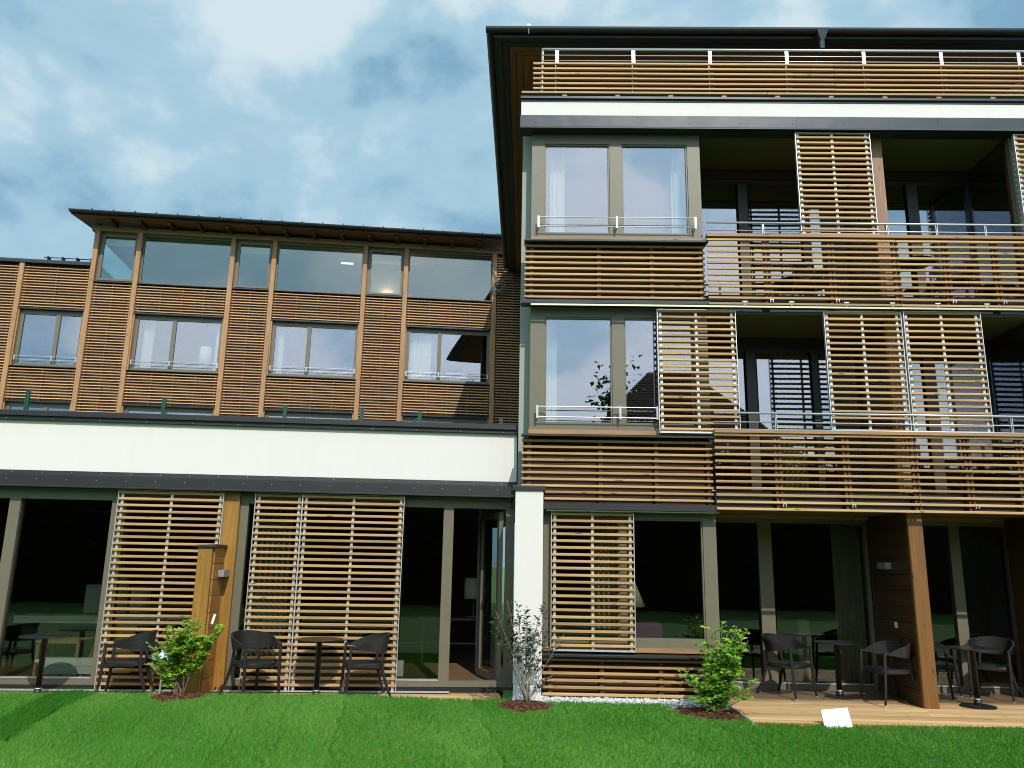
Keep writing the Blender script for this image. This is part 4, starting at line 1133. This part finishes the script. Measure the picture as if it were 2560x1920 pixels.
# ================================================================== CHAIRS AND TABLES
def make_chair(label):
    e = empty('wicker_chair', (0, 0, 0)); tag(e, label, 'chair', 'black wicker armchairs')
    # seat: rounded pad
    s = MB()
    n = 28
    def ring(sc, z):
        o = []
        for k in range(n):
            th = 2 * math.pi * k / n; c, sn = math.cos(th), math.sin(th)
            q = (abs(c) ** 4 + abs(sn) ** 4) ** -0.25
            o.append((0.005 + 0.235 * q * c * sc, 0.235 * q * sn * sc, z))
        return o
    rings = [ring(0.93, 0.385), ring(1.0, 0.40), ring(1.0, 0.43), ring(0.94, 0.445), ring(0.5, 0.438)]
    for q in rings: s.v += q
    for i in range(len(rings) - 1):
        for k in range(n): s.f.append((i * n + k, i * n + (k + 1) % n, (i + 1) * n + (k + 1) % n, (i + 1) * n + k))
    s.f.append(tuple(range(n - 1, -1, -1))); s.f.append(tuple(range((len(rings) - 1) * n, len(rings) * n)))
    smooth_angle(s.build('seat', WICKER, e), 50)
    # back shell running into the arms
    nu, nv = 44, 6
    def path(t_):
        a = abs(t_); sg = 1 if t_ >= 0 else -1
        if a > 0.62:
            f = (a - 0.62) / 0.38; return (-0.03 + 0.25 * f, sg * (0.275 - 0.02 * f))
        th = a / 0.62 * math.pi / 2
        return (-0.03 - 0.275 * math.cos(th), sg * 0.275 * math.sin(th))
    sh = MB()
    for inner in (0, 1):
        for i in range(nu + 1):
            t_ = -1 + 2 * i / nu; x, y_ = path(t_)
            w = max(0.0, math.cos(min(abs(t_) / 0.86, 1) * math.pi / 2)) ** 0.85
            zt = 0.655 + 0.145 * w; hh = 0.028 + 0.205 * w
            for j in range(nv + 1):
                f = j / nv; z = zt - hh * (1 - f)
                lean = 0.05 * w * (f - 0.35) - inner * 0.024
                nx, ny_ = (x + 0.03) , y_
                ln = math.hypot(nx, ny_) or 1
                if abs(t_) > 0.62: nx, ny_ = 0, y_; ln = abs(y_)
                sh.v.append((x + nx / ln * lean, y_ + ny_ / ln * lean, z))
    m_ = (nu + 1) * (nv + 1)
    for i in range(nu):
        for j in range(nv):
            q = i * (nv + 1) + j
            sh.f.append((q, q + nv + 1, q + nv + 2, q + 1)); sh.f.append((m_ + q, m_ + q + 1, m_ + q + nv + 2, m_ + q + nv + 1))
        q = i * (nv + 1)
        sh.f.append((q, m_ + q, m_ + q + nv + 1, q + nv + 1)); q += nv; sh.f.append((q, q + nv + 1, m_ + q + nv + 1, m_ + q))
    for q0 in (0, nu * (nv + 1)):
        for j in range(nv): sh.f.append((q0 + j, q0 + j + 1, m_ + q0 + j + 1, m_ + q0 + j) if q0 == 0 else (q0 + j + 1, q0 + j, m_ + q0 + j, m_ + q0 + j + 1))
    smooth_angle(sh.build('backrest', WICKER, e), 60)
    for sg in (-1, 1):
        lg = MB().tube([(0.20, sg * 0.245, 0.665), (0.212, sg * 0.242, 0.42), (0.225, sg * 0.24, 0.20), (0.25, sg * 0.25, 0.022)], [0.019, 0.020, 0.019, 0.015], 10).build('leg', WICKER, e, True)
        MB().lathe([(0.012, 0.0), (0.0135, 0.004), (0.0135, 0.022)], 0.25, sg * 0.25, 12).build('foot_cap', ALU, lg)
        lg = MB().tube([(-0.215, sg * 0.165, 0.60), (-0.205, sg * 0.185, 0.45), (-0.225, sg * 0.195, 0.33), (-0.28, sg * 0.225, 0.15), (-0.335, sg * 0.255, 0.022)], [0.016, 0.020, 0.021, 0.019, 0.015], 10).build('leg', WICKER, e, True)
        MB().lathe([(0.012, 0.0), (0.0135, 0.004), (0.0135, 0.022)], -0.335, sg * 0.255, 12).build('foot_cap', ALU, lg)
        MB().tube([(0.205, sg * 0.242, 0.405), (-0.205, sg * 0.188, 0.405)], 0.013, 8).build('seat_rail', WICKER, e, True)
    return e
def make_table(label):
    e = empty('bistro_table', (0, 0, 0)); tag(e, label, 'table', 'small round bistro tables')
    smooth_angle(MB().lathe([(0.02, 0.706), (0.27, 0.708), (0.295, 0.712), (0.30, 0.719), (0.295, 0.725), (0.0, 0.726)], 0, 0, 48).build('table_top', BLACKT, e), 30)
    MB().lathe([(0.036, 0.09), (0.036, 0.70), (0.06, 0.704)], 0, 0, 20).build('pole', BLACKT, e, True)
    MB().lathe([(0.0375, 0.088), (0.0385, 0.095), (0.0375, 0.102)], 0, 0, 20).build('collar', ALU, e, True)
    MB().lathe([(0.055, 0.02), (0.042, 0.09)], 0, 0, 20).build('socket', BLACKT, e, True)
    smooth_angle(MB().lathe([(0.212, 0.0), (0.216, 0.008), (0.205, 0.016), (0.06, 0.028), (0.0, 0.03)], 0, 0, 40).build('base_plate', BLACKT, e), 40)
    return e
ZD = 0.041
chair0 = make_chair('black wicker armchair left of the round table on the right deck')
def set_chair(first, x, y_, z, deg, label):
    c = chair0 if first else copy_tree(chair0)
    c.location = (x, y_, z); c.rotation_euler = (0, 0, R(deg)); c['label'] = label
set_chair(1, 3.60, 11.47, ZD, -50, 'black wicker armchair left of the round table on the right deck')
set_chair(0, 4.77, 11.08, ZD, -167, 'black wicker armchair between the round table and the timber divider post')
set_chair(0, 5.69, 11.70, ZD, -38, 'black wicker armchair half hidden behind the timber divider post')
set_chair(0, 6.46, 11.66, ZD, -128, 'black wicker armchair facing the camera behind the rightmost round table')
ZL = 0.021
def wchair(u, off, deg, label):
    q = at('W', u, off); set_chair(0, q.x, q.y, ZL, deg, label)
wchair(-5.10, -0.36, -166, 'black wicker armchair behind the bright green shrub')
wchair(-3.50, -0.40, -42, 'black wicker armchair next to the golden privacy screen')
wchair(-2.12, -0.38, -160, 'black wicker armchair left of the open terrace door')
wchair(-7.06, -0.36, -150, 'black wicker armchair cut off by the left edge')
set_chair(0, 6.35, 11.35, 5.50, -140, 'black wicker armchair on the top floor balcony behind the right end of the slats')
set_chair(0, 4.30, 11.45, 5.50, -60, 'black wicker armchair on the top floor balcony behind the shutter')
tb0 = make_table('round black bistro table left of the timber divider on the right deck')
def set_table(first, q, label):
    c = tb0 if first else copy_tree(tb0)
    c.location = q; c['label'] = label
set_table(1, (4.265, 11.45, ZD), 'round black bistro table left of the timber divider on the right deck')
set_table(0, (5.85, 10.98, ZD), 'round black bistro table right of the timber divider post')
q = at('W', -6.12, -0.36, ZL); set_table(0, q, 'round black bistro table in front of the left window with the radiator')
q = at('W', -2.69, -0.42, ZL); set_table(0, q, 'round black bistro table between two armchairs before the wide shutter')
set_table(0, (5.75, 11.30, 5.50), 'round black bistro table on the top floor balcony')

# ================================================================== SMALL THINGS OUTSIDE
wb = MB().prism([(-0.155, 0.0), (0.155, 0.0), (0.150, 0.205), (-0.150, 0.205)], -0.012, 0.012, 'y').build('white_board', WHITEM, None)
wb.location = (3.525, 9.56, 0.004); wb.rotation_euler = (R(-17), R(-6), 0)
tag(wb, 'small white board leaning on the edge of the right deck', 'board')
sp = thing('steel_ball', 'W', -4.72, -0.12, ZL, 0, 'polished steel garden ball half hidden by the bright green shrub', 'ornament')
smooth_angle(MB().lathe([(0.175 * math.sin(math.pi * k / 20) + 1e-4, 0.42 - 0.175 * math.cos(math.pi * k / 20)) for k in range(21)], 0, 0, 32).build('ball', CHROME, sp), 60)
MB().tube([(0, 0, 0), (0, 0, 0.25)], 0.012, 8).build('stake', STEEL, sp)
def wall_light(fr, u, off, z, rz, label):
    e = thing('wall_light', fr, u, off, z, rz, label, 'wall light', 'box wall lights on the terrace dividers')
    MB().box(0.0, 0.08, -0.13, 0.13, 0.0, 0.088).build('casing', GREYBOX, e)
    MB().box(0.012, 0.07, -0.12, 0.12, -0.004, -0.0005).build('diffuser', WHITEM, e)
wall_light('M', 5.048, 11.46, 1.75, math.pi, 'grey box wall light on the brown divider of the right terrace')
wall_light('W', -4.10, -0.10, 1.50, 0, 'grey box wall light on the golden privacy screen')
for u, zt, lb in ((-7.08, 3.97, 'green steel fence post on the white parapet near the left edge'), (-5.2, 3.92, 'green steel fence post in front of the low window with the lamp room above'), (-3.495, 3.88, 'green steel fence post second from left of the right four'), (-2.394, 3.86, 'green steel fence post before the narrow slat panel in the middle'), (-1.556, 3.85, 'green steel fence post with a bent stay below the curtained window'), (-0.364, 3.78, 'shortest green steel fence post next to the main building')):
    e = thing('fence_post', 'W', u, 0.22, 3.68, 0, lb, 'fence post', 'green fence posts on the wing roof')
    p = MB().box(-0.025, -0.010, -0.02, 0.02, 0, zt - 3.68 + 0.04).box(0.006, 0.024, -0.02, 0.02, 0, zt - 3.68 + 0.04).box(-0.0095, 0.0055, -0.008, 0.008, 0, zt - 3.68 + 0.035)
    p.build('post', GREENM, e)
    if 'stay' in lb:
        MB().tube([(-0.02, 0.0, 0.10), (-0.10, 0.0, 0.03), (-0.12, 0, 0.0)], 0.018, 6).build('stay', GREENM, e)
# coil of cable on the last timber post
e = thing('cable_coil', 'T', -1.02, -0.12, 10.30, 0, 'coil of grey cable hanging on the last timber post', 'cable')
r = random.Random(2)
c = MB()
for k in range(9):
    rr, ox, oz = r.uniform(0.13, 0.20), r.uniform(-0.06, 0.07), r.uniform(-0.05, 0.04)
    c.tube([(ox + rr * math.cos(a) * 0.95, -0.01 * k + 0.03 * math.sin(2 * a + k), oz + rr * 1.1 * math.sin(a)) for a in [2 * math.pi * i / 22 for i in range(23)]], 0.0085, 6, False)
c.build('loops', CABLE, e, True)
c = MB()
c.tube([(-0.02, 0, 0.2), (-0.12, 0.03, 0.45), (-0.18, 0.06, 0.60), (-0.19, 0.10, 0.9)], 0.009, 6)
c.tube([(0.0, 0, 0.2), (-0.09, 0.03, 0.42), (-0.16, 0.06, 0.58)], 0.009, 6)
c.tube([(0.14, 0, 0.16), (0.26, 0, 0.28), (0.38, 0, 0.30), (0.44, 0, 0.40), (0.46, 0.0, 0.75)], 0.009, 6)
c.tube([(0.36, 0, 0.29), (0.40, 0, 0.42), (0.38, 0, 0.55)], 0.008, 6); c.tube([(0.38, 0, 0.30), (0.52, 0, 0.20)], 0.008, 6)
c.build('lead', CABLE, e, True)

# ================================================================== THINGS INSIDE
def curtain(name, fr, u0, u1, off, z0, z1, mat, label, folds=6, amp=0.03, pinch=0.0, group=None):
    uc = (u0 + u1) / 2
    c = MB()
    def fn(sgn):
        def g_(a, b_):
            f = 1 - pinch * math.sin(math.pi * min(b_ * 1.5, 1.0)) if pinch else 1
            x = (u0 - uc + a * (u1 - u0)) * f
            return (x, amp * math.sin(a * folds * 2 * math.pi + 0.6 * math.sin(b_ * 3)) * (0.75 + 0.35 * (1 - b_)) + sgn, z0 + b_ * (z1 - z0))
        return g_
    c.grid(fn(0), folds * 10, 10); c.grid(fn(0.006), folds * 10, 10)
    o = c.build(name, mat, None, True)
    o.location = at(fr, uc, off, 0); o.rotation_euler = (0, 0, FR[fr][1])
    return tag(o, label, 'curtain', group)
curtain('curtain', 'M', 4.62, 5.04, 12.32, 0.10, 2.42, CLOTHB, 'beige floor length curtain behind the right terrace door', 6, 0.035)
curtain('curtain', 'M', 0.30, 0.52, 11.08, 6.45, 7.95, CLOTHW, 'white sheer curtain at the left side of the top floor bay window', 3, 0.02)
curtain('curtain', 'M', 2.12, 2.36, 11.08, 6.45, 7.95, CLOTHW, 'white sheer curtain at the right side of the top floor bay window', 3, 0.02)
curtain('curtain', 'M', 0.27, 0.42, 11.08, 3.62, 5.15, CLOTHW, 'white sheer curtain at the left side of the first floor bay window', 3, 0.02)
curtain('curtain', 'M', 0.88, 1.36, 11.12, 0.90, 2.45, CLOTHC, 'cream gathered curtain behind the ground floor shutter of the bay', 7, 0.03)
curtain('curtain', 'M', 5.5, 5.9, 12.2, 2.80, 5.0, CLOTHB, 'beige curtain behind the first floor balcony door at the right', 5, 0.03)
curtain('curtain', 'M', 3.9, 4.3, 12.2, 2.80, 5.0, CLOTHB, 'beige curtain behind the first floor balcony door in the middle', 5, 0.03)
curtain('curtain', 'W', -0.62, -0.42, 1.3, 0.12, 2.62, CLOTHG, 'pale green curtain inside the open terrace door beside the pillar', 3, 0.03)
curtain('curtain', 'W', -3.83, -3.30, 0.42, 0.12, 2.62, CLOTHG, 'pale green curtain right of the golden timber post', 7, 0.03)
curtain('curtain', 'T', -11.76, -11.45, 0.42, 7.0, 8.9, CLOTHW, 'white curtain left in the window with the white lamp', 4, 0.03)
curtain('curtain', 'T', -9.62, -9.45, 0.42, 7.0, 8.9, CLOTHW, 'narrow white curtain right of the white lamp', 2, 0.03)
curtain('curtain', 'T', -7.75, -7.58, 0.42, 7.0, 8.9, CLOTHW, 'narrow white curtain in the third upper window', 2, 0.03)
curtain('curtain', 'T', -3.66, -3.02, 0.42, 7.0, 8.9, CLOTHW, 'broad white pleated curtain in the window nearest the main building', 7, 0.035)
# cream lamp shade and purple sofa in the bay
def table_lamp(fr, u, off, z, r0, r1, h, stem, mat, label, name='lamp'):
    e = thing(name, fr, u, off, z, 0, label, 'lamp')
    MB().lathe([(0.10, 0.0), (0.10, 0.012), (0.012, 0.02), (0.012, stem)], 0, 0, 20).build('base', GREYBOX, e, True)
    MB().lathe([(r0, stem), (r1, stem + h), (r1 - 0.006, stem + h), (r0 - 0.006, stem)], 0, 0, 32).build('shade', mat, e, True)
    return e
table_lamp('T', -9.98, 0.75, 6.96, 0.215, 0.165, 0.62, 0.52, SHADE, 'white conical lamp shade seen in the second upper window')
table_lamp('M', 1.44, 11.3, 0.06, 0.21, 0.07, 0.33, 1.13, CLOTHC, 'cream pleated lamp shade beside the ground floor shutter of the bay', 'floor_lamp')
for u, h, lb in ((-6.62, 0.42, 'left of three white cylinder lamps behind the left window'), (-6.28, 0.58, 'tallest of three white cylinder lamps behind the left window'), (-5.92, 0.40, 'right of three white cylinder lamps behind the left window')):
    table_lamp('W', u, 2.2, 0.82, 0.15, 0.15, h, 0.05, SHADE, lb)
def sofa(fr, u, off, z, w, label, name='sofa', rz=0.0, mat=None):
    mat = mat or PURPLE
    e = thing(name, fr, u, off, z, rz, label, 'sofa')
    def cush(x0, x1, y0, y1, z0, z1, nm):
        o = MB().box(x0, x1, y0, y1, z0, z1).build(nm, mat, e)
        bv = o.modifiers.new('b', 'BEVEL'); bv.width = 0.05; bv.segments = 4
        smooth_angle(o, 60)
    cush(-w / 2, w / 2, -0.4, 0.4, 0.1, 0.42, 'seat'); cush(-w / 2, w / 2, 0.20, 0.42, 0.43, 0.95, 'backrest')
    cush(-w / 2 - 0.18, -w / 2 - 0.002, -0.4, 0.42, 0.1, 0.62, 'arm'); cush(w / 2 + 0.002, w / 2 + 0.18, -0.4, 0.42, 0.1, 0.62, 'arm')
    MB().box(-w / 2, -w / 2 + 0.06, -0.35, -0.3, 0, 0.1).box(w / 2 - 0.06, w / 2, -0.35, -0.3, 0, 0.1).box(-w / 2, -w / 2 + 0.06, 0.3, 0.35, 0, 0.1).box(w / 2 - 0.06, w / 2, 0.3, 0.35, 0, 0.1).build('feet', W_PALE, e)
sofa('M', 1.40, 11.80, 0.02, 1.0, 'purple sofa behind the ground floor bay window', rz=math.pi)
sofa('W', -5.25, 1.9, 0.10, 0.9, 'purple sofa behind the shutter of the garden wing')
e = thing('sideboard', 'W', -6.3, 2.2, 0.10, 0, 'long white sideboard carrying three lamps behind the left window', 'sideboard')
MB().box(-1.4, 1.4, -0.22, 0.25, 0.62, 0.72).build('top', WHITEM, e); MB().box(-1.3, 1.3, -0.15, 0.22, 0.0, 0.619).build('carcass', BLACKT, e)
e = thing('oak_cabinet', 'W', -5.60, 0.62, 0.10, 0, 'pale oak cabinet right of the radiator behind the left window', 'cabinet')
MB().box(-0.14, 0.3, -0.18, 0.2, 0.0, 0.70).build('carcass', W_PALE, e); MB().box(-0.15, 0.31, -0.19, 0.21, 0.7015, 0.72).build('top', W_PALE, e); MB().box(-0.12, 0.28, -0.197, -0.1805, 0.03, 0.67).build('door', W_PALE, e)
e = thing('oak_stool', 'W', -6.45, 1.0, 0.10, 0, 'pale oak side table seen under the left bistro table', 'side table')
MB().box(-0.3, 0.3, -0.25, 0.25, 0.44, 0.48).build('top', W_PALE, e)
for sx in (-1, 1):
    for sy in (-1, 1): MB().box(sx * 0.27 - 0.02, sx * 0.27 + 0.02, sy * 0.22 - 0.02, sy * 0.22 + 0.02, 0, 0.439).build('leg', W_PALE, e)
def radiator(u0, u1, off, label):
    e = thing('radiator', 'W', (u0 + u1) / 2, off, 0.10, 0, label, 'radiator', 'white floor radiators behind the wing glazing')
    w = (u1 - u0) / 2
    MB().box(-w, w, -0.05, 0.05, 0.09, 0.185).box(-w, w, -0.05, 0.05, 0.188, 0.29).build('casing', WHITEM, e)
    MB().box(-w + 0.01, w - 0.01, -0.04, 0.04, 0.2905, 0.297).build('grille', ALU, e)
    MB().box(-w + 0.2, -w + 0.24, -0.03, 0.03, 0, 0.09).box(w - 0.24, w - 0.2, -0.03, 0.03, 0, 0.09).build('bracket', ALU, e)
    MB().tube([(-w - 0.12, 0, 0.24), (-w - 0.04, 0, 0.24)], 0.028, 12).tube([(-w - 0.04, 0, 0.24), (-w, 0, 0.24)], 0.012, 8).build('valve', WHITEM, e, True)
radiator(-6.45, -5.72, 0.42, 'white floor radiator behind the left window of the wing')
radiator(-3.3, -1.64, 0.42, 'white floor radiator behind the wide shutter next to the door')
e = thing('desk', 'W', -0.9, 2.6, 0.10, 0, 'dark wooden desk in the room behind the open terrace door', 'desk')
MB().box(-0.6, 0.6, -0.3, 0.3, 0.70, 0.74).build('top', W_FLOOR, e)
for sx in (-1, 1):
    for sy in (-1, 1): MB().box(sx * 0.55 - 0.02, sx * 0.55 + 0.02, sy * 0.25 - 0.02, sy * 0.25 + 0.02, 0, 0.699).build('leg', W_FLOOR, e)
table_lamp('W', -0.62, 2.6, 0.842, 0.16, 0.16, 0.34, 0.30, SHADE, 'white lamp shade in the room behind the open terrace door')
e = thing('floor_vase', 'M', 4.35, 13.0, 0.06, 0, 'tall pale vase behind the right terrace door', 'vase')
MB().lathe([(0.07, 0), (0.10, 0.2), (0.11, 0.6), (0.09, 0.85), (0.085, 0.9)], 0, 0, 24).build('body', CLOTHC, e, True)

# ================================================================== BEHIND THE CAMERA (seen as reflections)
hs = empty('neighbour_house', (8.2, -20.0, 0), 0, None, label='old house with steep tiled hip roof reflected in the first floor window', category='house')
MB().box(-5.6, 5.6, -4.2, 4.2, 0, 6.6).build('wall', HWALL, hs)
def roofpt(side, a, f):
    """a along the eave 0..1, f up the slope 0..1"""
    ex, ey, rz0, rz1, rx = 6.3, 4.9, 6.5, 11.9, 1.7
    if side == 'front': return Vector(((-ex + 2 * ex * a) * (1 - f) + (-rx + 2 * rx * a) * f, ey * (1 - f), rz0 + (rz1 - rz0) * f))
    if side == 'back': return Vector(((ex - 2 * ex * a) * (1 - f) + (rx - 2 * rx * a) * f, -ey * (1 - f), rz0 + (rz1 - rz0) * f))
    if side == 'left': return Vector((-ex * (1 - f) - rx * f, (-ey + 2 * ey * a) * (1 - f), rz0 + (rz1 - rz0) * f))
    return Vector((ex * (1 - f) + rx * f, (ey - 2 * ey * a) * (1 - f), rz0 + (rz1 - rz0) * f))
rt = MB(); NR = 38
for side, nrm in (('front', Vector((0, .74, .67))), ('back', Vector((0, -.74, .67))), ('left', Vector((-.76, 0, .65))), ('right', Vector((.76, 0, .65)))):
    for k in range(NR):
        f0, f1 = k / NR, (k + 1) / NR
        nt_ = 60
        for j in range(nt_):
            a0_, a1_ = j / nt_, (j + 1) / nt_
            lift = nrm * (0.035 + 0.012 * ((j * 7 + k * 3) % 5) / 4)
            p0, p1, p2, p3 = roofpt(side, a0_, f0) + lift, roofpt(side, a1_, f0) + lift, roofpt(side, a1_, f1), roofpt(side, a0_, f1)
            b_ = len(rt.v); rt.v += [tuple(p0), tuple(p1), tuple(p2), tuple(p3), tuple(roofpt(side, a0_, f0)), tuple(roofpt(side, a1_, f0))]
            rt.f += [(b_, b_ + 1, b_ + 2, b_ + 3), (b_ + 4, b_ + 5, b_ + 1, b_)]
hr = rt.build('roof', TILE, hs)
MB().box(1.2, 1.9, -1.2, -0.5, 10.0, 13.0).build('chimney', HWALL, hr)
for x in (-3.6, -1.2, 1.2, 3.6):
    for z in (1.0, 3.9):
        w = MB().box(x - 0.55, x + 0.55, 4.19, 4.24, z, z + 1.5).build('window', WHITEM, hs); MB().box(x - 0.46, x + 0.46, 4.241, 4.25, z + 0.09, z + 1.41).build('pane', GLASS, w)

def crown_cloud(mb, r, c, rx, ry, rz, n, l, w):
    """leaf quads thrown through several lobes of one crown"""
    lobes = [(Vector((r.gauss(0, 0.45) * rx, r.gauss(0, 0.45) * ry, r.uniform(-0.7, 0.75) * rz)), r.uniform(0.28, 0.5)) for _ in range(16)]
    for _ in range(n):
        lc, lr = lobes[r.randrange(16)]
        d = Vector((r.gauss(0, 1), r.gauss(0, 1), r.gauss(0, 1))).normalized()
        p = c + lc + Vector((d.x * rx, d.y * ry, d.z * rz)) * (lr * r.random() ** 0.4)
        leaf_quad(mb, p, Vector((r.gauss(0, 1), r.gauss(0, 1), r.gauss(-0.3, 0.7))), Vector((r.uniform(-.5, .5), r.uniform(-.5, .5), 1)), l * r.uniform(.7, 1.3), w * r.uniform(.7, 1.3))
def tree(x, y_, h, rx, trunk_h, label, seed, n=1500, l=0.28, w=0.10):
    r = random.Random(seed)
    e = thing('tree', 'M', x, y_, 0, r.uniform(0, 6), label, 'tree', 'trees at the far side of the lawn')
    t_ = MB(); pts = [Vector((0.1 * math.sin(k), 0.08 * math.cos(k * 1.3), h * 0.85 * k / 6)) for k in range(7)]
    t_.tube(pts, [0.035 * h * 0.5 * (1 - 0.8 * k / 6) + 0.02 for k in range(7)], 8)
    for k in range(7):
        i = r.randrange(2, 6); th = r.uniform(0, 6.28); q = pts[i] + Vector((math.cos(th), math.sin(th), 0.9)) * rx * 0.6
        t_.tube([pts[i], pts[i].lerp(q, .5) + Vector((0, 0, .1)), q], [0.05, 0.035, 0.012], 6)
    t_.build('trunk', TRUNK, e, True)
    c = MB(); crown_cloud(c, r, Vector((0, 0, (trunk_h + h) / 2)), rx, rx, (h - trunk_h) / 2 * 1.05, n, l, w)
    c.build('crown', LEAFT, e, kind='stuff')
spots = [(-19, -13, 6.2, 3.0), (-14.5, -15, 7.0, 3.2), (-10.5, -12.5, 5.6, 2.7), (-7.2, -14, 5.8, 2.6), (-3.6, -13, 5.2, 2.5), (-0.4, -12.2, 4.8, 2.3), (13.0, -13, 5.4, 2.6), (16.5, -14.5, 6.4, 3.0), (21, -13, 6.8, 3.2)]
names = ['far left', 'second from left', 'third from left', 'fourth from left', 'middle', 'low one beside the tiled house', 'first right of the tiled house', 'second right of the tiled house', 'far right']
for i, ((x, y_, h, rx), nm) in enumerate(zip(spots, names)): tree(x, y_, h, rx, 0.8, 'dark leafy garden tree behind the lawn, ' + nm, 30 + i)
tree(3.1, -8.0, 9.6, 1.0, 4.5, 'slender young tree reflected in the first floor window', 60, 320, 0.24, 0.085)
hg = empty('hedge', (0, -10.5, 0), 0, None, label='tall dark clipped hedge at the far side of the lawn', category='hedge')
r = random.Random(77); c = MB()
for _ in range(20000):
    x = r.uniform(-26, 26); yy = r.gauss(0, 0.35); z = 6.3 * r.random() ** 0.8 + 0.3 * math.sin(x * 1.7)
    leaf_quad(c, Vector((x, yy, max(0.05, z))), Vector((r.gauss(0, 1), r.gauss(0, 1), r.gauss(0, .7))), Vector((0, r.uniform(-.4, .4), 1)), 0.26, 0.10)
c.build('foliage', LEAFT, hg, kind='stuff')
MB().box(-26, 26, -0.22, 0.22, 0.0, 5.8).build('woody_core', SOIL, hg)
